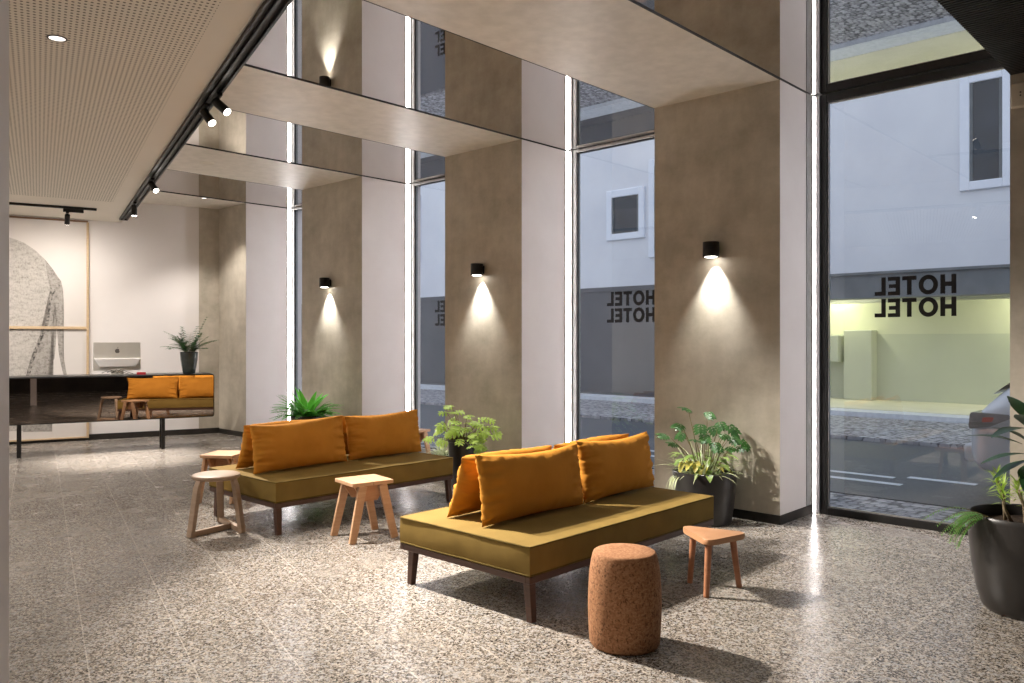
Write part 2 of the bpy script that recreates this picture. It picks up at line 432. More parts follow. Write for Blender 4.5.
# columns of the street front: beige front, pale painted cheeks
COLS = [(.09, 1.27), (2.859, 4.034), (5.648, 6.826), (8.389, 9.768), (11.307, 12.6)]
COLN = ['cut by the right edge', 'nearest the street window', 'between the two sofas', 'behind the far sofa', 'beside the reception wall']
for i, (y0, y1) in enumerate(COLS):
    bm = B(); box(bm, XF, 7.1, y0, y1, 0, HC+.06)
    for f in bm.faces:
        c = f.calc_center_median(); nrm = f.normal
        f.material_index = 0
        if abs(c.y-y0) < 1e-4 or abs(c.y-y1) < 1e-4: f.material_index = 1
        if c.x > 7: f.material_index = 1
    struct(mk('column', bm, [M['plaster'], M['pale']]), 'beige plaster column ' + COLN[i], 'column')
    bm = B(); box(bm, XF-.006, 7.0, y0-.006, y1+.006, 0, .075)
    struct(mk('baseboard_column', bm, M['baseboard']), 'dark plinth strip around the beige column ' + COLN[i], 'baseboard')

# ceilings
def room_poly(pts): return [(room(a, b).x, room(a, b).y) for a, b in pts]
TA = 1.075                    # edge of the lower ceiling
# plain border boards and the perforated field of the lower ceiling
PE, PB = .82, 11.5
bm = B()
box(bm, PE, TA, RB, 13.5, LC, HC+.2); box(bm, LA, PE, PB, 13.5, LC, HC+.2)
struct(mk('ceiling_border', bm, M['ceil_plain'], rot=(0,0,ROOM)), 'plain border of the lower ceiling', 'ceiling')
bm = B(); box(bm, LA, PE, RB, PB, LC+.0, HC+.2)
struct(mk('ceiling', bm, M['perf'], rot=(0,0,ROOM)), 'beige ceiling boards perforated with rows of small holes', 'ceiling')
def strip_poly(y0, y1, over=.1):
    """area between two lines square to the front, from the lower ceiling's edge to the street front"""
    def xa(y):   # where a = TA - over on the line Y = y
        return (TA - over - NT.y*y)/NT.x
    return [(xa(y0), y0), (7.1, y0), (7.1, y1), (xa(y1), y1)]
for i, (y0, y1) in enumerate(COLS):
    bm = B(); prism(bm, strip_poly(y0, y1), HC, HC+.08)
    struct(mk('ceiling_soffit', bm, M['soffit']), 'plaster ceiling stripe above the column ' + COLN[i], 'ceiling')
for i, (a, b) in enumerate([(COLS[k][1], COLS[k+1][0]) for k in range(4)]):
    bm = B(); prism(bm, strip_poly(a, b), HC+.006, HC+.08)
    struct(mk('ceiling_mirror', bm, M['mirror']), ['mirror ceiling stripe over the window with the street view', 'mirror ceiling stripe over the window between lamp columns', 'mirror ceiling stripe over the third window', 'mirror ceiling stripe over the farthest window'][i], 'ceiling')
    for y in (a, b):
        bm = B(); prism(bm, strip_poly(y-.004, y+.004), HC-.002, HC+.01)
        struct(mk('trim_ceiling', bm, M['black']), 'thin dark joint line between plaster and mirror stripes', 'trim')
bm = B(); prism(bm, strip_poly(-8.5, .09), HC, HC+.08)
struct(mk('ceiling_entrance', bm, M['soffit']), 'plaster ceiling near the entrance', 'ceiling')
# dropped dark ribbed panel over the entrance
bm = B(); box(bm, 3.3, 6.13, -1.5, 1.268, 3.225, HC)
x = 3.32
while x < 6.12:
    box(bm, x, x+.016, -1.495, 1.263, 3.212, 3.226); x += .034
struct(mk('ceiling_panel', bm, M['rib']), 'dark ribbed dropped ceiling panel at upper right', 'ceiling')

# ------------------------------------------------------------------ glazing
def letters(bm, y0, z0, h, x):
    t = .0345; Wd = {'H':.112, 'O':.140, 'T':.106, 'E':.093, 'L':.087}; gap = .0157; y = y0
    def rc(a, b, c, d): box(bm, x-.0012, x, a, b, c, d)
    for ch in 'HOTEL':
        w = Wd[ch]
        if ch == 'H': rc(y, y+t, z0, z0+h); rc(y+w-t, y+w, z0, z0+h); rc(y+t, y+w-t, z0+h*.38, z0+h*.62)
        if ch == 'T': rc(y+w/2-t/2, y+w/2+t/2, z0, z0+h-.032); rc(y, y+w, z0+h-.032, z0+h)
        if ch == 'E':
            rc(y, y+t, z0, z0+h)
            for k in (0, .5, 1): rc(y+t, y+w-(.008 if k == .5 else 0), z0+k*(h-.031), z0+k*(h-.031)+.031)
        if ch == 'L': rc(y, y+t, z0, z0+h); rc(y+t, y+w, z0, z0+.032)
        if ch == 'O':
            n = 40; ro, ri = (w/2, h/2+.003), (w/2-t, h/2+.003-.034); cy, cz = y+w/2, z0+h/2; vs = []
            for xx in (x-.0012, x):
                for rr in (ro, ri):
                    vs.append([bm.verts.new((xx, cy+rr[0]*math.cos(2*PI*k/n), cz+rr[1]*math.sin(2*PI*k/n))) for k in range(n)])
            for A, Bq in ((vs[0],vs[1]),(vs[3],vs[2]),(vs[1],vs[3]),(vs[2],vs[0])):
                for k in range(n): bm.faces.new((A[k], A[(k+1)%n], Bq[(k+1)%n], Bq[k]))
        y += w + gap
WN = ['tall black framed window looking onto the street', 'tall window with a dark view between two lamp columns', 'narrow view of the third tall window', 'farthest tall window seen as a sliver']
LN = ['beside the street window', 'beside the window right of the middle column', 'beside the third window', 'farthest from the camera']
def light_strip(y0, y1, xp, label, sg, slim=False):
    # sg = -1: the cheek is on the +Y side and the diffuser looks out towards the lobby and along the front
    t = thing('light_strip', label, 'light strip', (xp, y0 if sg > 0 else y1, 0), 0, 'vertical light strips'); w = y1-y0
    def bx(bm, x0, x1, a, b, z0, z1): box(bm, x0, x1, min(sg*a, sg*b), max(sg*a, sg*b), z0, z1)
    d = .028 if slim else .042
    bm = B(); bx(bm, .004, .05, .0, w-.0005, 0, HC-.004); bx(bm, -d-.003, .004, .0, .004, 0, HC-.004); bx(bm, -d-.003, -d+.0005, .0045, .016, 0, HC-.004)
    bx(bm, -.006, .004, w-.018, w-.0005, 0, HC-.004); bx(bm, -.003, .004, .022, .034, 0, HC-.004)
    mk('profile', bm, M['alu'], t)
    bm = B(); bx(bm, -d+.001, .0035, .0045, .015, .012, HC-.006)
    mk('diffuser', bm, M['led'], t)
for i in range(4):
    y0, y1 = COLS[i][1]+.0005, COLS[i+1][0]-.0005; XG = XW[i]; LW = .062
    w = struct(bpy.data.objects.new('window_%d' % (i+1), None), WN[i], 'window'); C.objects.link(w)
    light_strip(y1-LW, y1, XG-.04, 'tall white light strip in the column cheek ' + LN[i], -1, i == 0)
    light_strip(y0, y0+LW, XG-.04, 'added white light strip on the hidden far side of the column ' + (COLN[i] if i else 'at the entrance'), 1)  # unseen strip, added to light the pale cheek across the niche
    ft = .072 if i == 0 else .030; bm = B(); f = .058; fx0, fx1 = XG-.035, XG+.04; ya, yb = y0+LW, y1-LW; fa = yb-f
    box(bm, fx0, fx1, ya, ya+f, 0, HC, .004, 1); box(bm, fx0, fx1, fa, yb, 0, HC, .004, 1)
    box(bm, fx0, fx1, ya+f, fa, 0, .062, .004, 1); box(bm, fx0, fx1, ya+f, fa, HC-ft, HC, .004, 1)
    mk('window_frame', bm, M['black'] if i == 0 else M['greyalu'], w)
    bm = B(); g = .010
    for a, b in ((ya+f, ya+f+g), (fa-g, fa)): box(bm, XG-.016, XG-.004, a, b, .062, HC-ft)
    box(bm, XG-.016, XG-.004, ya+f+g, fa-g, .062, .072); box(bm, XG-.016, XG-.004, ya+f+g, fa-g, HC-ft-.01, HC-ft)
    mk('glazing_bead', bm, M['alu'] if i == 0 else M['black'], w)
    bm = B(); q = [bm.verts.new(v) for v in ((XG, ya+f, .062), (XG, fa, .062), (XG, fa, HC-ft), (XG, ya+f, HC-ft))]; bm.faces.new(q)
    mk('window_pane', bm, M['glass'], w)
    bm = B(); ys = y1 - (1.098, 1.110, 1.105, 1.105)[i]
    letters(bm, ys, 1.827, .148, XG-.002); letters(bm, ys, 1.653, .148, XG-.002)
    mk('lettering', bm, M['black'], w)
bm = B(); box(bm, 6.63, 6.735, COLS[1][0]-.008, COLS[1][0]-.0005, .08, HC-.004)
struct(mk('trim_window', bm, M['greyalu']), 'grey cover strip beside the light strip of the street window', 'trim')

# ------------------------------------------------------------------ street
def ground(name, x0, x1, z, mat, label, y0=-14, y1=40):
    bm = B(); box(bm, x0, x1, y0, y1, z-.15, z); struct(mk(name, bm, mat), label, 'ground')
M['asphalt'] = mottled('asphalt', (.065,.072,.085), (.095,.105,.12), 30, .55, 0, .4)
M['cobble'] = cobbles()
M['concrete'] = mottled('concrete_floor', (.62,.60,.46), (.68,.66,.52), 2, .6)
M['facade'] = mottled('white_facade', (.66,.67,.71), (.73,.74,.77), .8, .8, 0, .1)
M['facade_low'] = mottled('grey_facade', (.105,.112,.122), (.13,.138,.148), 1.2, .7, 0, .2)
M['fascia'] = mottled('grey_fascia', (.12,.135,.145), (.16,.175,.185), 3, .6)
M['garage'] = mottled('garage_wall', (.66,.67,.50), (.70,.71,.54), 1.0, .6, 0, .2)
M['garage_low'] = mottled('garage_dado', (.54,.565,.44), (.58,.605,.47), 1.0, .5, 0, .3)
M['roadline'] = mottled('road_paint', (.55,.58,.62), (.65,.68,.72), 12, .6)
M['darkglass'] = mottled('dark_window_glass', (.012,.018,.026), (.025,.034,.046), 2, .12, 0, .6)
M['curtain'] = mottled('window_blind', (.20,.23,.27), (.27,.30,.34), 10, .8)
M['surround'] = mottled('window_surround', (.72,.75,.82), (.78,.81,.87), 2, .7)
ground('pavement', 7.05, 7.85, -.01, M['cobble'], 'pale stone pavement outside the window')
ground('road', 7.85, 12.1, .0, M['asphalt'], 'dark asphalt parking lane')
ground('road_cobbles', 12.1, 15.3, .05, M['cobble'], 'grey cobbled street')
ground('pavement_far', 15.3, 15.9, .14, M['roadline'], 'pale kerb before the garage')
ground('garage_floor', 15.9, 27, .15, M['concrete'], 'yellowish concrete floor of the garage', -14, 9.4)
ground('pavement_side', 15.9, 27, .15, M['facade_low'], 'dark pavement before the grey ground floor', 9.4, 40)
ln = []
for (a, b, c, d) in ((8.62, 8.73, 2.75, 6.2), (9.02, 9.12, 2.95, 6.4), (9.15, 9.27, 2.2, 2.85)):
    bm = B(); box(bm, a, b, c, d, .0, .003)
    struct(mk('road_marking', bm, M['roadline']), 'white parking line on the asphalt', 'road marking')
FX = 16.4; GX = 18.6; GY = 9.4
fac = struct(bpy.data.objects.new('street_facade', None), 'pale building across the street with an open lit ground floor', 'building'); C.objects.link(fac)
bm = B(); box(bm, FX, FX+.3, -14, 40, 2.79, 10); mk('upper_wall', bm, M['facade'], fac)
bm = B(); box(bm, FX-.2, FX+.3, -14, GY, 2.285, 2.74); box(bm, FX-.25, FX+.3, -14, GY, 2.74, 2.79); mk('fascia', bm, M['fascia'], fac)
bm = B(); box(bm, FX, FX+.3, GY, 40, .1, 2.79); box(bm, FX-.03, FX, 10.6, 40, 2.68, 2.79); mk('lower_wall', bm, M['facade_low'], fac)
bm = B(); box(bm, GX, GX+.2, -14, GY+.2, 1.60, 2.9); mk('garage_wall', bm, M['garage'], fac)
bm = B(); box(bm, GX-.02, GX+.2, -14, GY+.2, .15, 1.60); mk('garage_dado', bm, M['garage_low'], fac)
bm = B(); box(bm, FX+.3, GX+.2, GY, GY+.3, .15, 2.9); box(bm, FX+.3, GX+.2, -14, GY+.2, 2.75, 2.9); box(bm, 17.4, 17.6, -14, GY, 2.25, 2.75); mk('garage_ceiling', bm, M['garage'], fac)
bm = B(); box(bm, GX-.36, GX-.015, 6.40, 7.01, .15, 1.69, .02); mk('pilaster', bm, M['garage_low'], fac)
bm = B(); box(bm, GX-.52, GX-.015, 7.07, 7.45, .98, 1.58, .02); mk('meter_box', bm, M['garage_low'], fac)
def facade_window(y0, y1, z0, z1):
    bm = B()
    for a, b, c, d in ((y0-.16, y0, z0-.16, z1+.18), (y1, y1+.16, z0-.16, z1+.18), (y0, y1, z0-.16, z0), (y0, y1, z1, z1+.18)): box(bm, FX-.07, FX+.02, a, b, c, d, .012, 1)
    w = mk('window_surround', bm, M['surround'], fac)
    bm = B(); box(bm, FX-.03, FX-.015, y0, y1, z0, z1); mk('window_glass', bm, M['darkglass'], w)
    bm = B(); box(bm, FX-.05, FX-.02, y0, y0+.05, z0, z1); box(bm, FX-.05, FX-.02, y1-.05, y1, z0, z1)
    mk('window_sash', bm, M['fascia'], w)
for a, b, c, d in ((3.50, 4.02, 4.34, 6.12), (1.0, 1.55, 4.34, 6.12), (6.4, 7.0, 6.9, 8.6), (11.2, 12.0, 4.1, 5.0), (9.75, 10.75, 3.6, 5.6), (15.2, 16.0, 4.1, 5.8), (19.5, 20.3, 4.1, 5.8)):
    facade_window(a, b, c, d)
t = thing('fluorescent_lamp', 'lit tube lamp under the garage ceiling across the street', 'lamp', (16.95, 6.7, 2.31), R(90))
bm = B(); box(bm, -.65, .65, -.05, .05, .06, .44); mk('lamp_housing', bm, M['surround'], t)
bm = B(); tube(bm, [(-.6,0,.03),(.6,0,.03)], .028, 10); mk('tube', bm, emission('tube_glow', (1,.97,.80), 12), t)
for yy, pw in ((7.2, 31), (3.2, 37), (-2, 37)):
    l = bpy.data.lights.new('garage_light', 'AREA'); l.shape = 'RECTANGLE'; l.size = 1.4; l.size_y = .2; l.energy = pw; l.color = (1,.97,.74)
    o = bpy.data.objects.new('garage_light', l); C.objects.link(o); o.location = (18.0, yy, 2.72)
# parked car
def car():
    t = thing('car', 'white car parked outside, its rear peeking past the column', 'car', (8.80, 1.99, .0), R(-90))
    paint = mottled('car_paint', (.62,.65,.70), (.66,.69,.74), 1, .25, 0, .6)
    st = [ # x, z low, z belt, z roof, half width, half roof
        (.00,.42,.68,.72,.70,.58),(.04,.34,.78,.83,.80,.64),(.13,.27,.87,.93,.86,.66),(.33,.24,.92,1.13,.88,.65),(.72,.22,.95,1.42,.89,.62),
        (1.3,.2,.97,1.50,.89,.60),(2.1,.2,.95,1.50,.89,.60),(2.8,.2,.94,1.36,.89,.60),(3.25,.2,.94,1.06,.88,.62),(3.8,.22,.88,.96,.85,.60),(4.1,.26,.76,.82,.76,.55),(4.2,.34,.62,.66,.6,.45)]
    def prof(s):
        x, zl, zb, zr, hw, hr = s
        return [(x, .0, zl), (x, hw*.9, zl), (x, hw*.99, zl+.12), (x, hw, (zl+zb)/2), (x, hw*.985, zb-.06), (x, hw*.94, zb), (x, hr+.02, zr-.05), (x, hr*.7, zr), (x, 0, zr+.01)]
    bm = B(); rows = []
    for s in st:
        P = prof(s); full = [(x, -y, z) for x, y, z in P] + [(x, y, z) for x, y, z in P[::-1][1:-1]]
        rows.append([bm.verts.new(v) for v in full])
    n = len(rows[0])
    for a, b in zip(rows, rows[1:]):
        for j in range(n): bm.faces.new((a[j], a[(j+1)%n], b[(j+1)%n], b[j]))
    bm.faces.new(rows[0][::-1]); bm.faces.new(rows[-1])
    body = mk('body', bm, paint, t, True); m = body.modifiers.new('s', 'SUBSURF'); m.levels = m.render_levels = 2
    for sg, nm in ((-1,'side_window'), (1,'side_window')):
        bm = B(); up, lo = [], []
        for s in st[3:9]:
            x, zl, zb, zr, hw, hr = s
            if zr < zb+.12: continue
            lo.append(bm.verts.new((x, sg*(hw*.94+.010), zb+.02))); up.append(bm.verts.new((x, sg*(hr+.06), zr-.09)))
        for k in range(len(lo)-1): bm.faces.new((lo[k], lo[k+1], up[k+1], up[k]))
        mk(nm, bm, M['darkglass'], t)
    bm = B(); q = [(.16,-.60,.985),(.16,.60,.985),(.62,.52,1.375),(.62,-.52,1.375)]; bm.faces.new([bm.verts.new(v) for v in q]); mk('rear_window', bm, M['darkglass'], t)
    lampm = mottled('tail_lamp_lens', (.20,.20,.21), (.28,.27,.28), 10, .15, 0, .7); red = mottled('tail_lamp_red', (.40,.07,.06), (.48,.10,.08), 10, .3)
    for sg in (-1, 1):
        bm = B(); prism(bm, rounded([(.035,.69),(.20,.72),(.36,.80),(.34,.83),(.05,.84)], .02), sg*.60, sg*.892, 'y', 0, .01); l = mk('tail_lamp', bm, lampm, t)
        bm = B(); prism(bm, rounded([(.14,.755),(.22,.765),(.24,.805),(.15,.80)], .012), sg*.70, sg*.897, 'y'); mk('red_lens', bm, red, l)
        bm = B(); lathe(bm, [(.02,-.02),(.1,-.02),(.1,.05),(.02,.05)], 12); bmesh.ops.scale(bm, vec=(.7,1,.9), verts=bm.verts); bmesh.ops.translate(bm, vec=(2.95, sg*1.0, 1.02), verts=bm.verts); mk('wing_mirror', bm, M['blackplastic'], t, True)
    bm = B(); box(bm, -.05, .12, -.70, .70, .38, .54, .03); mk('rear_bumper', bm, paint, t, True)
    for x in (.78, 3.35):
        for sg in (-1, 1):
            bm = B(); lathe(bm, [(.12,-.09),(.27,-.1),(.31,-.06),(.31,.06),(.27,.1),(.12,.09)], 32)
            bmesh.ops.rotate(bm, matrix=Matrix.Rotation(PI/2, 3, 'X'), verts=bm.verts, cent=(0,0,0)); bmesh.ops.translate(bm, vec=(x, sg*.78, .31), verts=bm.verts)
            w = mk('wheel', bm, M['blackplastic'], t, True, auto=40)
            bm = B(); lathe(bm, [(.02,-.105),(.2,-.102),(.2,.102),(.02,.105)], 20)
            bmesh.ops.rotate(bm, matrix=Matrix.Rotation(PI/2, 3, 'X'), verts=bm.verts, cent=(0,0,0)); bmesh.ops.translate(bm, vec=(x, sg*.785, .31), verts=bm.verts)
            mk('hub_cap', bm, M['alu'], w, True, auto=40)
car()

# ------------------------------------------------------------------ sofas
def make_sofa(loc, length, label):
    W = 1.06; t = thing('sofa_bench', label, 'sofa', loc, 0, 'olive bench sofas')
    # box cushion with soft faces
    bm = B(); nx, ny, nz = 36, 22, 5; z0, z1 = .243, .40
    def P(u, v, w):
        r = .022
        x = u*length; y = v*W; z = z0 + w*(z1-z0)
        wob = .004*noise.noise(Vector((x*4, y*4, z*9)))
        ex = min(x, length-x); ey = min(y, W-y); ez = min(z-z0, z1-z)
        cx, cy, cz = length/2, W/2, (z0+z1)/2
        bul = .008*math.sin(PI*w)
        if u in (0, 1): x += (1 if u == 1 else -1)*(bul*math.sin(PI*v)**.4 + wob)
        if v in (0, 1): y += (1 if v == 1 else -1)*(bul*math.sin(PI*u)**.4 + wob)
        if w == 1: z += .004*math.sin(PI*u)**.5*math.sin(PI*v)**.5 + wob*.4
        return (x, y, z)
    cache = {}
    def V(i, j, k):
        if (i,j,k) not in cache: cache[(i,j,k)] = bm.verts.new(P(i/nx, j/ny, k/nz))
        return cache[(i,j,k)]
    for i in range(nx):
        for j in range(ny):
            for k in (0, nz): bm.faces.new((V(i,j,k), V(i+1,j,k), V(i+1,j+1,k), V(i,j+1,k)))
    for i in range(nx):
        for k in range(nz):
            for j in (0, ny): bm.faces.new((V(i,j,k), V(i+1,j,k), V(i+1,j,k+1), V(i,j,k+1)))
    for j in range(ny):
        for k in range(nz):
            for i in (0, nx): bm.faces.new((V(i,j,k), V(i,j+1,k), V(i,j+1,k+1), V(i,j,k+1)))
    es = [e for e in bm.edges if len(e.link_faces) == 2 and e.calc_face_angle(0) > 1]
    bmesh.ops.bevel(bm, geom=es, offset=.008, segments=2, profile=.5, affect='EDGES')
    cu = mk('seat_cushion', bm, M['olive'], t, True, auto=50)
    bm = B()
    for z in (z1-.004, z0+.006):
        pts = []
        q = rounded([(-.002,-.002),(length+.002,-.002),(length+.002,W+.002),(-.002,W+.002)], .02, 4)
        for k in range(len(q)):
            a, b = Vector(q[k]), Vector(q[(k+1)%len(q)]); n = max(1, int((b-a).length/.06))
            for s in range(n):
                p = a.lerp(b, s/n); pts.append((p.x, p.y, z + .003*noise.noise(Vector((p.x*5, p.y*5, z*3)))))
        pts.append(pts[0]); tube(bm, pts, .0042, 6, None, False)
    mk('piping', bm, M['piping'], cu, True)
    bm = B()
    for a in ((.0, length, .0, .03), (.0, length, W-.03, W)): box(bm, a[0], a[1], a[2], a[3], .203, .241, .003, 1)
    for a in ((.0, .03), (length-.03, length), (length/2-.02, length/2+.02)): box(bm, a[0], a[1], .03, W-.03, .203, .2405, .003, 1)
    box(bm, .03, length-.03, .03, W-.03, .228, .2408)
    mk('frame', bm, M['darkwood'], t)
    for sx in (0, 1):
        for sy in (0, 1):
            x = .035 if sx == 0 else length-.035; y = .035 if sy == 0 else W-.09
            dx = -.012 if sx == 0 else .012; dy = -.02 if sy == 0 else .02
            bm = B(); bar(bm, (x, y, .205), (x+dx*.3, y+dy, 0),   .048, .048, .038, .038, side=(1,0,0), bev=.003)
            mk('leg', bm, M['darkwood'], t)
    return t
S1 = (3.105, 2.80, 0); S2 = (3.20, 5.45, 0); SL1, SL2 = 1.885, 1.80
make_sofa(S1, SL1, 'olive bench sofa in front, behind the cork stool')
make_sofa(S2, SL2, 'olive bench sofa farther back, behind the square pine stool')

def cushion(loc, w, h, thick, rz, lean, label, seed, grp):
    random.seed(seed); bm = B(); nu, nv = 76, 48; rows = {}
    ph = random.uniform(0, 9)
    for side in (0, 1):
        for i in range(nu+1):
            for j in range(nv+1):
                u = -1 + 2*i/nu; v = -1 + 2*j/nv
                if side and (i in (0, nu) or j in (0, nv)): rows[(1,i,j)] = rows[(0,i,j)]; continue
                x = u*w/2*(1 - .045*(1-v*v)*abs(u)); z = v*h/2*(1 - .06*(1-u*u)*abs(v))
                pro = ((1-abs(u)**2.6)*(1-abs(v)**2.2))
                y = thick/2*max(0, pro)**.5
                edge = max(0, abs(u)-.62)/.38
                wr = edge*(1-abs(u)**8)*.017*math.sin(v*13+ph+3*noise.noise(Vector((u*2, v*3, ph))))
                edge2 = max(0, abs(v)-.6)/.4
                wr += edge2*(1-abs(v)**6)*.007*math.sin(u*19+ph*2+3*noise.noise(Vector((u*3, v*2, ph))))
                e3 = max(0, abs(u)-.84)/.16; wr += e3*(1-e3**6)*.009*math.sin(v*27+ph+9*noise.noise(Vector((u, v*4, ph+7))))
                e4 = max(0, v-.72)/.28; wr += e4*(1-e4**6)*.006*math.sin(u*36+ph+11*noise.noise(Vector((u*5, v, ph+5))))
                wr += edge*(1-abs(u)**10)*.010*noise.noise(Vector((u*5, v*11, ph+3)))
                wr += .012*noise.noise(Vector((u*1.8+ph, v*1.6, side*5+ph)))*pro
                y = (y + wr*(1 if pro > .0 else 0)) * (1 if side else -1)
                z += .010*math.sin(u*2.5+ph)*(v+1)/2
                if i in (0, nu) or j in (0, nv): y = 0
                rows[(side,i,j)] = bm.verts.new((x, y, z + h/2))
    for side in (0, 1):
        for i in range(nu):
            for j in range(nv):
                q = [rows[(side,i,j)], rows[(side,i+1,j)], rows[(side,i+1,j+1)], rows[(side,i,j+1)]]
                bm.faces.new(q if side == 0 else q[::-1])
    zm = min(v.co.z for v in bm.verts)
    bmesh.ops.translate(bm, vec=(0,0,-zm), verts=bm.verts)
    bmesh.ops.rotate(bm, matrix=Matrix.Rotation(lean, 3, 'X'), verts=bm.verts, cent=(0,0,0))
    zm = min(v.co.z for v in bm.verts); bmesh.ops.translate(bm, vec=(0,0,-zm), verts=bm.verts)
    o = mk('cushion', bm, M['mustard'], None, True, loc, (0,0,rz)); tag(o, label, 'cushion', grp)
    return o
ZS = .407
def cushion_set(S, L, front, back, names, grp, seed):
    k = 0
    for (xc, w, y, lean, rz) in front + back:
        cushion((S[0]+xc, S[1]+y, ZS), w, .395, .185, rz, lean, names[k], seed+k, grp); k += 1
# lean: negative tips the top away from the camera
cushion_set(S1, SL1, [(.575, .91, .465, R(-8), R(-1)), (1.465, .85, .475, R(-9), R(1.5))], [(.57, .84, .815, R(19), R(1.5)), (1.44, .84, .815, R(19), R(-1))],
    ['mustard cushion facing front on the near sofa, at its lit end', 'mustard cushion facing front on the near sofa, nearest the potted philodendron',
     'mustard cushion turned away on the near sofa, its lit end showing', 'mustard cushion turned away on the near sofa, mostly hidden by others'], 'mustard cushions on the near sofa', 11)
cushion_set(S2, SL2, [(.515, .94, .45, R(-9), R(4)), (1.405, .82, .47, R(-9), R(-2))], [(.54, .90, .80, R(19), R(2)), (1.40, .80, .80, R(19), R(-1))],
    ['mustard cushion facing front on the far sofa, beside the round stool', 'mustard cushion facing front on the far sofa, above the square pine stool',
     'mustard cushion turned away on the far sofa, showing beside the round stool', 'mustard cushion turned away on the far sofa, only its top edge showing'], 'mustard cushions on the far sofa', 37)

# ------------------------------------------------------------------ stools
def pine_stool(loc, rz, label):
    t = thing('square_stool', label, 'stool', loc, rz, 'square pine stools')
    bm = B()
    box(bm, -.165, -.001, -.155, .155, .405, .433, .004); box(bm, .001, .165, -.155, .155, .405, .433, .004)
    mk('seat', bm, M['pine'], t)
    for sx in (-1, 1):
        for sy in (-1, 1):
            bm = B(); bar(bm, (sx*.080, sy*.138, .404), (sx*.172, sy*.158, 0), .066, .028, .052, .026, side=(1,0,0), bev=.003)
            mk('leg', bm, M['pine'], t)
    for sy in (-1, 1):
        bm = B(); prism(bm, [(-.135,.403),(.135,.403),(.055,.285),(-.055,.285)], sy*.098-.011, sy*.098+.011, 'y', 0, .002); mk('apron', bm, M['oak'], t)
    bm = B(); box(bm, -.012, .012, -.088, .088, .30, .403, .002); mk('apron', bm, M['oak'], t)
    return t
st = pine_stool((3.645, 4.955, 0), R(-10), 'square pine stool standing in front of the far sofa')
dup(st, (3.60, 7.02, 0), R(35), 'square pine stool behind the far sofa, beside its left cushion')
dup(st, (6.02, 7.28, 0), R(8), 'square pine stool at the far window, just showing past the sofa cushion')
def round_stool(loc):
    t = thing('round_stool', 'round three-legged ash stool at the end of the far sofa', 'stool', loc, 0)
    bm = B(); lathe(bm, [(.160,.405),(.174,.412),(.178,.424),(.175,.437),(.164,.442),(.05,.443)], 48); mk('seat', bm, M['ash'], t, True, auto=50)
    L = [Vector((-.235,-.065,0)), Vector((.105,-.205,0)), Vector((.175,.27,0))]
    J = Vector((.075,.02,.03))
    for p in L:
        top = p*.62; bm = B(); k = Vector((p.x*.50, p.y*.50, .398))
        bar(bm, (p.x, p.y, 0), (p.x*.74, p.y*.74, .36), .052, .036, .052, .036, side=Vector((-p.y,p.x,0)), bev=.004)
        bar(bm, (p.x*.74, p.y*.74, .355), (p.x*.66, p.y*.66, .405), .052, .036, .048, .030, side=Vector((-p.y,p.x,0)), bev=.004)
        mk('leg', bm, M['ash'], t)
    bm = B(); bar(bm, (L[0].x*.97, L[0].y*.97, .022), (L[1]+(L[2]-L[1])*.45)+Vector((0,0,.022)), .034, .04, bev=.003)
    bar(bm, L[1]*.97+Vector((0,0,.022)), L[2]*.97+Vector((0,0,.022)), .034, .04, bev=.003); mk('stretcher', bm, M['ash'], t)
    return t
round_stool((2.972, 5.93, 0))
t = thing('cork_stool', 'barrel shaped cork stool in front of the near sofa', 'stool', (3.225, 2.29, 0))
bm = B(); lathe(bm, [(.150,0),(.162,.004),(.170,.02),(.1745,.09),(.177,.18),(.176,.26),(.171,.345),(.163,.40),(.1545,.436),(.150,.446),(.142,.451),(.07,.452)], 64); mk('body', bm, M['cork'], t, True, auto=50)
t = thing('triangle_stool', 'small three-legged wooden stool with a rounded triangular seat', 'stool', (4.262, 2.413, 0))
bm = B(); prism(bm, rounded([(.05,.25),(-.195,-.09),(.165,-.17)], .05, 8), .305, .338, 'z', 0, .006); mk('seat', bm, M['oak'], t, True, auto=40)
for a, b in (((.03,.13),(.045,.165)), ((-.10,-.045),(-.135,-.05)), ((.115,-.08),(.17,-.095))):
    bm = B(); tube(bm, [(a[0],a[1],.306),(b[0],b[1],0)], .020, 14, .0165); mk('leg', bm, M['redwood'], t, True, auto=50)

# ------------------------------------------------------------------ wall lamps
for i, (y, nm) in enumerate(((3.425, 'nearest the camera, above the philodendron pot'), (6.225, 'above the lime green plant'), (9.10, 'above the leafy plant behind the far sofa'))):
    t = thing('wall_lamp', 'small black cylinder wall lamp on the column ' + nm, 'wall lamp', (XF, y, 2.225), 0, 'black wall lamps on the columns')
    bm = B(); lathe(bm, [(.060,-.058),(.066,-.062),(.068,-.058),(.068,.060),(.066,.063),(.02,.063)], 40, (-.082,0,0)); body = mk('lamp_body', bm, M['black'], t, True, auto=40)
    bm = B(); box(bm, -.03, -.001, -.035, .035, -.045, .045, .003); mk('mount', bm, M['black'], t)
    bm = B(); lathe(bm, [(.048,-.064),(.0485,-.0605),(.01,-.0605)], 32, (-.082,0,0)); mk('lens', bm, M['lampglow'], t)
    area_spot('wall_lamp_light', (XF-.055, y, 2.150), (XF-.025, y, 0), 115, 74, 1.0, .02, (1,.97,.92), t)

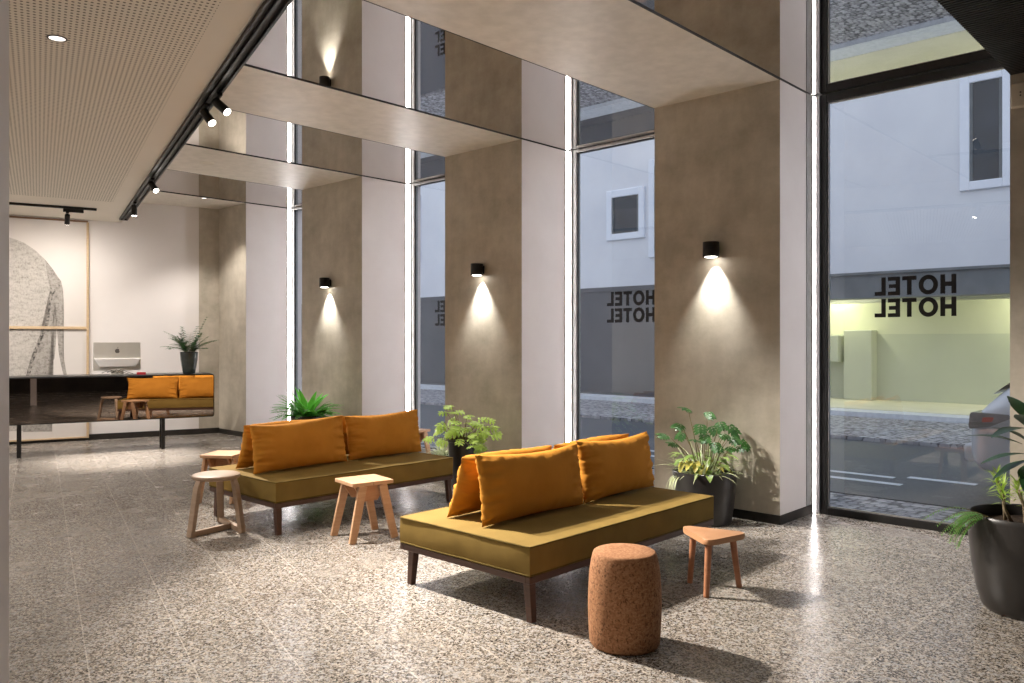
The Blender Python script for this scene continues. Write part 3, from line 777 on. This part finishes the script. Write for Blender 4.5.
# ------------------------------------------------------------------ track lights
tr = thing('ceiling_track', 'long black lighting track along the edge of the perforated ceiling', 'lighting track', room(TA-.01, 0, 0), ROOM)
bm = B()
box(bm, -.055, -.040, .6, 12.95, LC-.028, LC-.0005); box(bm, -.012, .004, .6, 12.95, LC-.028, LC-.0005); box(bm, .040, .055, .6, 12.95, LC-.028, LC-.0005)
box(bm, -.055, .055, .6, 12.95, LC-.006, LC-.0004); box(bm, -.055, .055, 12.94, 12.955, LC-.028, LC-.0005)
mk('rail', bm, M['black'], tr)
def track_spot(a, b, target, label, zt=LC-.028, power=200, angle=50, grp='black spotlights on the ceiling track', lit=True, L=.135, col=(1,.92,.83), blend=.35, radius=.035):
    p = room(a, b, zt-.001); t = thing('track_spotlight', label, 'spotlight', p, ROOM, grp)
    bm = B(); box(bm, -.018, .018, -.075, .075, -.022, 0, .003); mk('adapter', bm, M['black'], t)
    bm = B(); tube(bm, [(0,0,-.02),(0,0,-.062)], .009, 10); mk('bracket', bm, M['black'], t)
    piv = p + Vector((0,0,-.062)); d = (Vector(target)-piv).normalized(); dl = Matrix.Rotation(-ROOM, 3, 'Z') @ d
    q0 = Vector((0,0,-.062)) - dl*.030; q1 = q0 + dl*L
    bm = B(); tube(bm, [q0, q0+dl*.004, q1-dl*.002, q1], [.027,.032,.032,.0295], 24); mk('housing', bm, M['black'], t, True, auto=40)
    bm = B(); tube(bm, [q1+dl*.0005, q1+dl*.002], .0275, 24); mk('lens', bm, M['lampglow'], t)
    w = piv - d*.03 + d*(L+.012)
    area_spot('track_spotlight_light', w, target, power, angle, blend, radius, col, t)
track_spot(TA-.01, 6.30, (3.5, 2.9, .0), 'black track spotlight pointing down, left one of the near pair', power=880, angle=80, blend=.6)
track_spot(TA+.02, 5.98, (4.2, 1.9, .0), 'black track spotlight of the near pair with its glowing lens showing', power=780, angle=68, blend=.6)
track_spot(TA-.02, 9.46, (4.1, 5.9, .4), 'black track spotlight with its glowing lens, farther along the track', power=900, angle=46, blend=.6)
track_spot(TA-.03, 11.2, (4.05, 10.35, 0), 'black track spotlight hanging straight down near the track end', power=800, angle=44, blend=.9)
track_spot(TA-.01, 3.2, (3.2, 3.9, .1), 'added black track spotlight above the lobby seating, out of view', power=15, angle=95, blend=.7)  # unseen spotlight, added to brighten the sofa ends
t2 = thing('short_track', 'short black track on the ceiling before the elephant picture', 'lighting track', room(0, 12.15, 0), ROOM)
bm = B(); box(bm, -3.2, .674, -.018, .018, LC-.032, LC-.0005, .002, 1); mk('rail', bm, M['black'], t2)
bm = B(); box(bm, .28, .52, -.02, .02, LC-.075, LC-.033, .002, 1); mk('driver_box', bm, M['black'], t2)
track_spot(.33, 12.15, room(.3, 13.2, 1.4), 'black spotlight under the short track before the elephant picture', zt=LC-.074, power=75, angle=160, blend=1, radius=.06, grp='black spotlights before the picture')
track_spot(-1.4, 12.15, room(-1.4, 13.2, 1.4), 'black spotlight before the hidden part of the elephant picture', zt=LC-.034, power=75, angle=160, blend=1, radius=.06, grp='black spotlights before the picture')

# recessed downlights
def downlight(p, label, power=120, angle=110, lit=True, r=.044, grp='recessed ceiling downlights', target=None):
    t = thing('downlight', label, 'downlight', p, 0, grp)
    bm = B(); lathe(bm, [(r,-.0005),(r+.010,-.0005),(r+.010,-.004),(r+.001,-.005)], 32, cap=False); mk('rim', bm, M['black'] if lit else M['ceil_plain'], t)
    bm = B(); disc(bm, r, -.003); mk('lens', bm, M['downglow'] if lit else M['ceil_plain'], t)
    if power: area_spot('downlight_light', Vector(p)+Vector((0,0,-.02)), target or (p[0], p[1], 0), power, angle, .6, .05, (1,.92,.84), t)
downlight((1.613, 5.163, LC), 'lit downlight in the perforated ceiling', 35, 140)
downlight((4.439, 9.085, HC), 'large unlit round ceiling spot in the plaster stripe before the third lamp column', 0, 0, False, .075)
downlight((5.504, 11.356, HC), 'small lit downlight in the plaster stripe near the reception wall', 110, 100, True, .04)
for a, b, pw in ((-1.6, 2.2, 40), (.2, .9, 6), (-1.7, 6.6, 170), (-1.7, 9.4, 150), (-1.0, 10.9, 230), (-1.8, -1.5, 50), (.3, -2.0, 30)):  # unseen downlights, added as fill for the lobby and desk
    downlight(room(a, b, LC), 'added fill downlight in the perforated ceiling, out of view', pw, 150)

# ------------------------------------------------------------------ reception desk
dk = thing('reception_desk', 'long reception desk with a dark mirrored front on thin black legs', 'desk', room(0, 11.72, 0), ROOM)
DL, DR, D0, D1 = -2.6, 2.10, .412, 1.0
bm = B(); prism(bm, rounded([(DL,D0),(DR,D0),(DR,D1),(DL,D1)], .035, 6), .006, .62, 'y', 0, .003); mk('body', bm, M['blackplastic'], dk)
bm = B(); prism(bm, rounded([(DL+.012,D0+.012),(DR-.012,D0+.012),(DR-.012,D1-.012),(DL+.012,D1-.012)], .028, 6), .0, .005, 'y')
for v in bm.verts: v.co.y -= .0019*(D1-v.co.z)/(D1-D0)
mk('mirror_front', bm, M['desk_mirror'], dk)
bm = B(); box(bm, DL+.03, DR-.03, .03, .6, D1+.0005, D1+.006, .001, 1); mk('desk_top', bm, M['blackplastic'], dk)
for a in (-1.9, -.21, 1.455):
    for y in (.09, .27) if a > 0 else (.06, .5):
        bm = B(); box(bm, a-.022, a+.022, y-.02, y+.02, 0, D0+.004, .003, 1); mk('leg', bm, M['black'], dk)
# computer
pc = thing('computer_monitor', 'silver desktop computer seen from behind on the reception desk', 'computer', room(.925, 12.19, D1+.0065), ROOM+R(3))
ALU = mottled('silver_shell', (.62,.595,.54), (.66,.635,.58), 6, .4, 0, .5); WHT = mottled('white_shell', (.88,.87,.86), (.9,.89,.88), 6, .25)
bm = B(); prism(bm, rounded([(-.29,.05),(.29,.05),(.29,.43),(-.29,.43)], .012, 4), -.012, .018, 'y', 0, .004); mk('screen_shell', bm, ALU, pc)
bm = B()
prism(bm, [(-.29,.215),(-.225,.10),(.225,.10),(.29,.215)], -.05, -.013, 'y', 0, .01); mk('chin', bm, WHT, pc)
bm = B(); box(bm, -.09, .09, -.1, .08, 0, .008, .003, 1); bar(bm, (0,.01,.006), (0,-.03,.07), .16, .008, side=(1,0,0)); mk('stand', bm, ALU, pc)
# mark on the back: a small apple-like emblem, dark on silver
bm = B()
def blob(cx, cz, rx, rz, n=24): 
    bm.faces.new([bm.verts.new((cx+rx*math.cos(2*PI*k/n), -.0135, cz+rz*math.sin(2*PI*k/n))) for k in range(n)])
pts = []
for k in range(40):
    a = 2*PI*k/40; r = .030*(1 - .13*max(0, math.sin(a))**6 - .10*max(0, -math.sin(a))**8)
    x, z = r*math.cos(a), 1.06*r*math.sin(a)
    d = math.hypot(x-.037, z-.005)
    if d < .017: x -= (.017-d)*.9
    pts.append((x, z+.315))
bm.faces.new([bm.verts.new((x, -.0135, z)) for x, z in pts])
leaf(bm, (.001,-.0135,.349), (.5,0,1), .022, .010, 0, 0, 4, Vector((0,-1,0)))
mk('logo', bm, mottled('emblem_grey', (.16,.15,.14), (.2,.19,.18), 5, .25), pc)
bm = B()
for k in range(4):
    x0 = -.2+.06*k; tube(bm, [(x0, -.06, .02), (x0+.05, -.10, .045+.008*k), (x0+.12, -.10, .03), (x0+.2, -.06, .004)], .004, 6)
tag(mk('cable', bm, M['blackplastic'], None, True, room(.93, 12.10, D1+.011), (0,0,ROOM)), 'black cables lying behind the computer on the desk', 'cable')
bm = B(); box(bm, -.055, .055, -.02, .02, 0, .032, .003, 1)
tag(mk('card_holder', bm, mottled('red_plastic', (.55,.03,.05), (.62,.05,.07), 5, .4), None, False, room(1.19, 11.86, D1+.0065), (0,0,ROOM)), 'small red card box on the reception desk', 'box')

# ------------------------------------------------------------------ elephant picture
PB_ = room(2.528, 13.403, 0)
pic = thing('framed_picture', 'large framed elephant photograph on the white wall', 'picture', PB_, ROOM)
PR, PL, PZ0, PZ1 = -1.90, -5.0, .04, 3.19
bm = B(); box(bm, PL, PR, -.030, -.012, PZ0, PZ1); mk('print', bm, mottled('print_paper', (.70,.66,.63), (.73,.69,.66), 1, .6), pic)
bm = B(); box(bm, PR-.02, PR+.012, -.055, -.004, PZ0, PZ1+.0); box(bm, PL-.012, PL+.02, -.055, -.004, PZ0, PZ1); box(bm, PL+.02, PR-.02, -.055, -.031, PZ0, PZ0+.02)
mk('frame', bm, M['frameoak'], pic)
bm = B(); box(bm, PL, PR, -.058, -.004, PZ1, PZ1+.022); mk('top_rail', bm, wood('rail_brown', (.16,.08,.04), (.22,.12,.06)), pic)
bm = B(); box(bm, PL+.02, PR-.02, -.060, -.034, 1.625, 1.665, .003, 1); mk('cross_bar', bm, M['frameoak'], pic)
def skin(name, c1, c2, c3, stretch, sc=1.):
    m, nt, out = new_mat(name); p = principled(nt, out, c1, .7, 0, .1)
    v = coords(nt, 'Object', stretch); n1 = noise_tex(nt, v, 9*sc, 6, .7); n2 = noise_tex(nt, coords(nt, 'Object', (stretch[2]*.6,1,stretch[0]*.8)), 22*sc, 4, .7)
    f = math_n(nt, 'ADD', math_n(nt, 'MULTIPLY', n1, .55), math_n(nt, 'MULTIPLY', n2, .45))
    lk(nt, ramp(nt, f, ((.34, c3), (.43, c2), (.56, c1))), p.inputs['Base Color']); return m
SK1 = skin('printed_skin', (.55,.52,.485), (.41,.385,.355), (.20,.19,.175), (1,1,2.2), 1.7)
SK2 = skin('printed_skin_leg', (.43,.405,.375), (.30,.28,.26), (.12,.11,.10), (1.5,1,1), 2.2)
SK3 = mottled('printed_crease', (.06,.055,.05), (.36,.335,.305), 26, .7, lo=.38, hi=.58)
SHAPES = {
'body':[(-4.98,2.70),(-4.4,2.84),(-3.8,2.93),(-3.453,2.95),(-3.166,2.912),(-2.895,2.915),(-2.799,2.886),(-2.696,2.843),(-2.569,2.751),(-2.445,2.622),(-2.358,2.504),(-2.291,2.392),(-2.277,2.277),(-2.346,2.117),(-2.389,1.9),(-2.417,1.714),(-2.526,1.456),(-2.605,1.214),(-2.672,0.96),(-2.715,0.621),(-2.715,0.183),(-3.30,0.20),(-3.36,0.92),(-3.7,1.02),(-4.2,1.0),(-4.98,1.06)],
'leg':[(-2.371,2.245),(-2.321,2.103),(-2.308,1.859),(-2.302,1.542),(-2.327,1.211),(-2.408,0.968),(-2.445,0.683),(-2.433,0.396),(-2.358,0.155),(-2.715,0.169),(-2.727,0.339),(-2.703,0.621),(-2.672,0.974),(-2.526,1.47),(-2.417,1.742),(-2.396,1.958)],
'tail':[(-2.445,2.622),(-2.358,2.504),(-2.291,2.392),(-2.245,2.322),(-2.221,2.207),(-2.21,2.005),(-2.21,1.788),(-2.224,1.629),(-2.226,1.398),(-2.207,1.181),(-2.173,0.978),(-2.15,0.832),(-2.144,0.716),(-2.182,0.746),(-2.21,0.949),(-2.245,1.109),(-2.273,1.283),(-2.292,1.542),(-2.296,1.758),(-2.311,1.931),(-2.346,2.103),(-2.383,2.216),(-2.421,2.401)],
'crease':[(-2.377,2.274),(-2.352,2.174),(-2.321,2.204),(-2.314,2.175),(-2.346,2.103),(-2.368,2.001),(-2.383,1.858),(-2.406,1.685),(-2.501,1.427),(-2.587,1.157),(-2.636,0.945),(-2.685,0.946),(-2.618,1.214),(-2.538,1.456),(-2.435,1.713),(-2.403,1.929),(-2.389,2.116)],
'fold':[(-2.458,2.586),(-2.43,2.587),(-2.421,2.258),(-2.439,1.871),(-2.47,1.727),(-2.483,1.742),(-2.452,1.928),(-2.442,2.257)],
}
def layer(name, key, y0, y1, mat, parent):
    bm = B(); prism(bm, SHAPES[key], y0, y1, 'y'); bmesh.ops.triangulate(bm, faces=[f for f in bm.faces if len(f.verts) > 4]); return mk(name, bm, mat, parent)
prn = [c for c in pic.children if c.name.startswith('print')][0]
layer('elephant_body', 'body', -.0308, -.0300, SK1, prn)
layer('elephant_tail', 'tail', -.0318, -.0300, SK2, prn)
layer('elephant_leg', 'leg', -.0314, -.0300, SK2, prn)
layer('elephant_crease', 'crease', -.0322, -.0300, SK3, prn)


# ------------------------------------------------------------------ plants
def pot_mesh(prof, mat, t, soil_r, soil_z, name='pot'):
    bm = B(); lathe(bm, prof, 56); o = mk(name, bm, mat, t, True, auto=45)
    bm = B(); lathe(bm, [(.01,soil_z-.02),(soil_r,soil_z-.012),(soil_r*.98,soil_z),(.01,soil_z+.01)], 32); mk('soil', bm, M['soil'], t, True)
def dirv(az, el): return Vector((math.cos(az)*math.cos(el), math.sin(az)*math.cos(el), math.sin(el)))

def CL(bm, lim):
    for v in bm.verts:
        if v.co.x > lim: v.co.x = lim + .02*math.tanh((v.co.x-lim)*4)
# philodendron at the nearest lamp column
random.seed(5)
t = thing('potted_plant', 'big dark pot of split-leaf philodendron and trailing spider plants by the near lamp column', 'potted plant', (5.84, 3.36, 0), 0)
pot_mesh([(.200,0),(.21,.006),(.226,.10),(.240,.22),(.250,.32),(.255,.385),(.257,.410),(.249,.416),(.241,.41),(.238,.37)], M['potglossy'], t, .232, .36)
bm = B(); st = B()
F = Vector((-.728,-.686,0)); Rt = Vector((.686,-.728,0))
spots = [(-.21,.80,.3),(-.14,.92,.1),(-.05,.80,.25),(.03,.89,.0),(.07,.77,-.1),(.12,.72,.3),(.20,.78,.0),(.25,.74,-.2),(.16,.62,.35),(.24,.60,.1),(-.24,.64,.2),(-.10,.68,.4),(.05,.66,.4),(-.30,.70,.1),(-.17,.72,.0),(.10,.82,.3),(.30,.66,.0),(-.02,.72,.3),(.19,.70,.3)]
for (r, z, f) in spots:
    tip = Rt*r + F*(f*.35-.02) + Vector((0,0,z)); b = Rt*(r*.22)+F*(f*.1)+Vector((0,0,.36))
    mid = b.lerp(tip, .55) + Vector((0,0,.05)); tube(st, [b, mid, tip], .0045, 6, .0028)
    dd = (Rt*r*2.0 + F*(.35+f) + Vector((0,0,random.uniform(-.6,.1)))).normalized(); 
    lobed(bm, tip, dd, (Vector((0,0,1))+F*.7).normalized(), random.uniform(.09,.13), random.uniform(.10,.14), 4)
CL(bm, .255); mk('foliage', bm, M['philo'], t, True); mk('stems', st, M['stem'], t, True)
bm = B()
for k in range(70):
    az = random.uniform(0, 2*PI); b = dirv(az, 0)*random.uniform(.02,.17); b.z = .36
    leaf(bm, b, dirv(az+random.uniform(-.5,.5), random.uniform(.5,1.35)), random.uniform(.2,.40), random.uniform(.013,.024), random.uniform(.3,1.7), .2, 7, Vector((0,0,1)), .3)
for k in range(14):     # trailing over the rim to the left
    b = -Rt*.22 + F*random.uniform(-.02,.12); b.z = .38; leaf(bm, b, -Rt*.5+F*random.uniform(.1,.6)+Vector((0,0,random.uniform(.0,.5))), random.uniform(.12,.22), .009, 3.2, .2, 7)
CL(bm, .265); mk('spider_leaves', bm, M['spider'], t, True)
bm = B()
for k in range(55):
    az = random.uniform(0, 2*PI); rr = random.uniform(.05,.23); b = dirv(az,0)*rr; b.z = random.uniform(.39,.56)
    leaf(bm, b, dirv(az, random.uniform(-.2,.9)), random.uniform(.09,.15), random.uniform(.045,.07), 1.0, .15, 5)
CL(bm, .265); mk('pothos_leaves', bm, leaf_mat('pothos_green', (.12,.22,.04), (.30,.40,.12), 20), t, True)
bm = B()
for k in range(26):
    az = random.uniform(0, 2*PI); rr = random.uniform(.08,.24); b = dirv(az,0)*rr; b.z = random.uniform(.38,.52)
    if b.dot(F) < -.1 or (b.dot(Rt) > .12): continue
    leaf(bm, b, dirv(az, random.uniform(-.6,.5)), random.uniform(.09,.15), random.uniform(.05,.08), 1.2, .15, 5)
mk('yellow_leaves', bm, M['yellowleaf'], t, True)

# lime green plant in front of the middle column
random.seed(8)
t = thing('potted_plant', 'lime green leafy plant in a small black pot by the middle column', 'potted plant', (5.56, 5.93, 0), 0)
pot_mesh([(.100,0),(.106,.005),(.118,.15),(.130,.30),(.137,.45),(.145,.455),(.145,.475),(.138,.48),(.131,.475),(.129,.44)], M['potglossy'], t, .127, .44)
bm = B(); st = B()
for k in range(62):
    az = random.uniform(0, 2*PI); el = random.uniform(.2,1.4); L = random.uniform(.10,.32)
    b = dirv(az,0)*random.uniform(0,.07); b.z = .43; tip = b + dirv(az, el)*L*1.0 + Rt*(.05*random.random()); tip.z -= .04*(1-el/1.3)
    if tip.x > .5: continue
    tube(st, [b, b.lerp(tip,.5)+Vector((0,0,.03)), tip], .003, 5, .002)
    lobed(bm, tip, dirv(az+random.uniform(-.4,.4), random.uniform(-.5,.2)), (Vector((0,0,1))+F*.6).normalized(), random.uniform(.085,.125), random.uniform(.10,.14), 3)
for k in range(10):
    a = random.uniform(-.1,.5); b = Rt*random.uniform(.10,.2)+F*random.uniform(-.1,.15); b.z = random.uniform(.38,.56)
    lobed(bm, b, (Rt*.6+F*.4+Vector((0,0,-.5))), (Vector((0,0,1))+F*.6).normalized(), .09, .10, 3)
for (r, z) in ((-.15,.74),(-.10,.80),(-.06,.75)):
    b = Vector((0,0,.43)); tip = Rt*r+Vector((0,0,z)); tube(st, [b, b.lerp(tip,.5)+Rt*.02, tip], .003, 5, .002)
    for q in range(3): lobed(bm, tip, dirv(random.uniform(0,6.28), .1), (Vector((0,0,1))+F*.6).normalized(), .10, .11, 3)
mk('foliage', bm, M['lime'], t, True); mk('stems', st, M['stem'], t, True)
# little spider plant
random.seed(9)
t = thing('potted_plant', 'small spider plant in a low dark pot behind the far sofa end', 'potted plant', (5.80, 6.50, 0), 0)
pot_mesh([(.085,0),(.09,.004),(.105,.14),(.115,.235),(.113,.24),(.105,.238),(.103,.22)], M['pot'], t, .10, .22)
bm = B()
for k in range(60):
    az = random.uniform(0, 2*PI); b = dirv(az,0)*random.uniform(0,.06); b.z = .22
    leaf(bm, b, dirv(az, random.uniform(.5,1.4)), random.uniform(.16,.30), random.uniform(.012,.02), random.uniform(1.0,2.4), .2, 7, Vector((0,0,1)), .3)
mk('foliage', bm, M['spider'], t, True)

# ferns behind the far sofa
random.seed(12)
t = thing('potted_plant', 'dark planter of bright nest fern and feathery ferns behind the far sofa', 'potted plant', (5.56, 8.72, 0), 0)
pot_mesh([(.14,0),(.15,.006),(.175,.2),(.20,.42),(.208,.525),(.205,.535),(.196,.533),(.193,.50)], M['potglossy'], t, .19, .49)
bm = B()
for k in range(26):
    az = random.uniform(0, 2*PI); b = dirv(az,0)*.03; b.z = .50
    leaf(bm, b, dirv(az, random.uniform(.55,1.25)), random.uniform(.32,.46), random.uniform(.07,.095), random.uniform(.5,1.2), .25, 8, Vector((0,0,1)), .5)
for r, z in ((.35,.55),(.30,.35),(-.05,.9),(.12,.8),(.2,.7)):
    leaf(bm, (0,0,.5), Rt*r*2+F*.3+Vector((0,0,z)), .44, .085, .6, .25, 8, Vector((0,0,1)), .5)
mk('nest_fern', bm, M['fernbright'], t, True)
bm = B()
for k in range(48):
    az = random.uniform(0, 2*PI); b = dirv(az,0)*.08; b.z = .52
    d = dirv(az, random.uniform(.35,1.15)); L = random.uniform(.30,.46)
    if d.x > .5: L *= .7
    frond(bm, b, d, L, 15, .065, .026, random.uniform(.6,1.2))
for s in (-1,-1,-1,-1,-1,-1,1,1,1):
    frond(bm, Vector((0,0,.53)), Rt*s + F*random.uniform(-.2,.5)+Vector((0,0,random.uniform(.35,.9))), .46, 17, .065, .026, .7)
mk('feather_fern', bm, [M['fern'], M['stem']], t, True)

# plant on the desk
random.seed(21)
vp = room(1.80, 11.92, D1+.0065)
t = thing('vase_plant', 'small palm in a ribbed dark glass vase on the reception desk', 'plant', vp, 0)
bm = B(); lathe(bm, [(.070,0),(.078,.006),(.092,.08),(.108,.19),(.116,.28),(.117,.30),(.112,.30),(.108,.27)], 72, (0,0,0), lambda j: 1+.018*math.cos(j*PI*.5)); mk('vase', bm, mottled('smoked_glass', (.035,.045,.043), (.07,.085,.08), 5, .15, 0, .7), t, True)
bm = B(); lathe(bm, [(.01,.25),(.104,.255),(.1,.268),(.01,.272)], 24); mk('soil', bm, M['soil'], t)
bm = B()
for k in range(26):
    az = random.uniform(0, 2*PI); b = dirv(az,0)*.03; b.z = .27
    frond(bm, b, dirv(az, random.uniform(.75,1.5)), random.uniform(.22,.40), 14, .10, .034, random.uniform(.5,1.2), tip=.5)
frond(bm, (0,0,.27), Rt*.42+Vector((0,0,1)), .56, 14, .085, .032, .25, tip=.4); frond(bm, (0,0,.27), -Rt*.55+Vector((0,0,1)), .47, 13, .085, .032, .9, tip=.4)
frond(bm, (0,0,.27), Rt*.85+Vector((0,0,.8)), .42, 12, .085, .032, .6, tip=.4); frond(bm, (0,0,.27), -Rt*.95+Vector((0,0,.75)), .40, 12, .09, .032, .8, tip=.4)
mk('foliage', bm, [leaf_mat('palm_green', (.02,.075,.025), (.06,.16,.05)), M['stem']], t, True)

# big pot at the right
random.seed(31)
t = thing('potted_plant', 'large round dark planter with broad dark leaves at the right edge', 'potted plant', (5.10, .97, 0), 0)
pot_mesh([(.17,0),(.20,.004),(.222,.03),(.248,.12),(.270,.25),(.284,.40),(.289,.50),(.289,.524),(.283,.53),(.272,.528),(.268,.51),(.265,.47)], M['pot'], t, .262, .47)
bk = B(); bm = B()
for r, f, h in ((-.17,.06,.22),(-.12,.11,.26),(-.15,-.03,.30),(-.05,.12,.20),(.02,.04,.30),(.08,.13,.22)):
    b = Rt*r*.7+F*f; b.z = .49; tip = Rt*r+F*f; tip.z = .49+h*.72
    tube(bk, [b, b.lerp(tip,.5)+Rt*random.uniform(-.02,.02), tip], .010, 8, .007)
    for k in range(46):
        leaf(bm, tip+Vector((0,0,random.uniform(-.05,.04))), dirv(random.uniform(0,6.28), random.uniform(-.2,1.4)), random.uniform(.06,.10), .011, .6, .1, 4)
mk('stems', bk, M['bark'], t, True); mk('rosettes', bm, M['lime'], t, True)
bm = B(); bk = B()
for (r, f, z, dr, df, dz, L, W) in ((-.02,.05,.86,-1,.1,.10,.30,.075),(-.02,.05,.83,-1,.3,-.10,.28,.07),(.0,.0,.92,-.8,.2,.55,.26,.07),(.02,.0,.98,-.5,.5,.5,.30,.12),(.05,0,1.0,.4,.6,.3,.34,.11),
        (.05,0,.95,.9,.2,.2,.34,.1),(0,.0,.8,-.6,.8,-.1,.3,.08),(.1,0,.8,.5,.8,.0,.32,.09),(.05,-.05,1.0,.1,-.6,.5,.34,.1),(.0,-.05,.9,-.6,-.6,.3,.3,.09),(.08,0,.72,.8,.5,-.2,.3,.09),(.05,.05,.76,.1,1,-.1,.3,.09),(.0,.02,.99,-.75,.35,.15,.33,.10),(.03,.02,.70,-.5,.8,-.15,.26,.08)):
    p = Rt*r+F*f+Vector((0,0,z)); leaf(bm, p, Rt*dr+F*df+Vector((0,0,dz)), L, W, .5, .2, 8, Vector((0,0,1)), .45)
tube(bk, [(0,0,.49), Rt*.02+Vector((0,0,.75)), Rt*.04+Vector((0,0,1.0))], .011, 8, .007)
mk('broad_leaves', bm, M['darkleaf'], t, True); mk('trunk', bk, M['bark'], t, True)
bm = B()
for k in range(16):
    b = -Rt*.27+F*random.uniform(-.06,.10); b.z = .535
    frond(bm, b, -Rt*1.0+F*random.uniform(-.25,.35)+Vector((0,0,random.uniform(.0,.55))), random.uniform(.16,.27), 16, .035, .007, random.uniform(1.0,2.2), tip=.5)
mk('trailing_fern', bm, [leaf_mat('trail_green', (.10,.26,.05), (.20,.42,.10)), M['stem']], t, True)

# alarm sensor on the column at the right edge
t = thing('motion_detector', 'small cream motion detector high on the column at the right edge', 'sensor', (XF, 1.205, 3.06), 0)
bm = B(); box(bm, -.05, -.001, -.032, .055, -.075, .085, .014, 3); mk('housing', bm, mottled('cream_plastic', (.66,.58,.46), (.7,.62,.5), 5, .4), t, True, auto=40)
for z in (.0, .02):
    bm = B(); tube(bm, [(-.0525,-.005,z),(-.0495,-.005,z)], .005, 10); mk('indicator', bm, M['blackplastic'], t)

# ------------------------------------------------------------------ daylight
w = bpy.data.worlds.new('sky'); SC.world = w; w.use_nodes = True
bg = w.node_tree.nodes['Background']; bg.inputs[0].default_value = (.80,.86,1.0,1); bg.inputs[1].default_value = .92
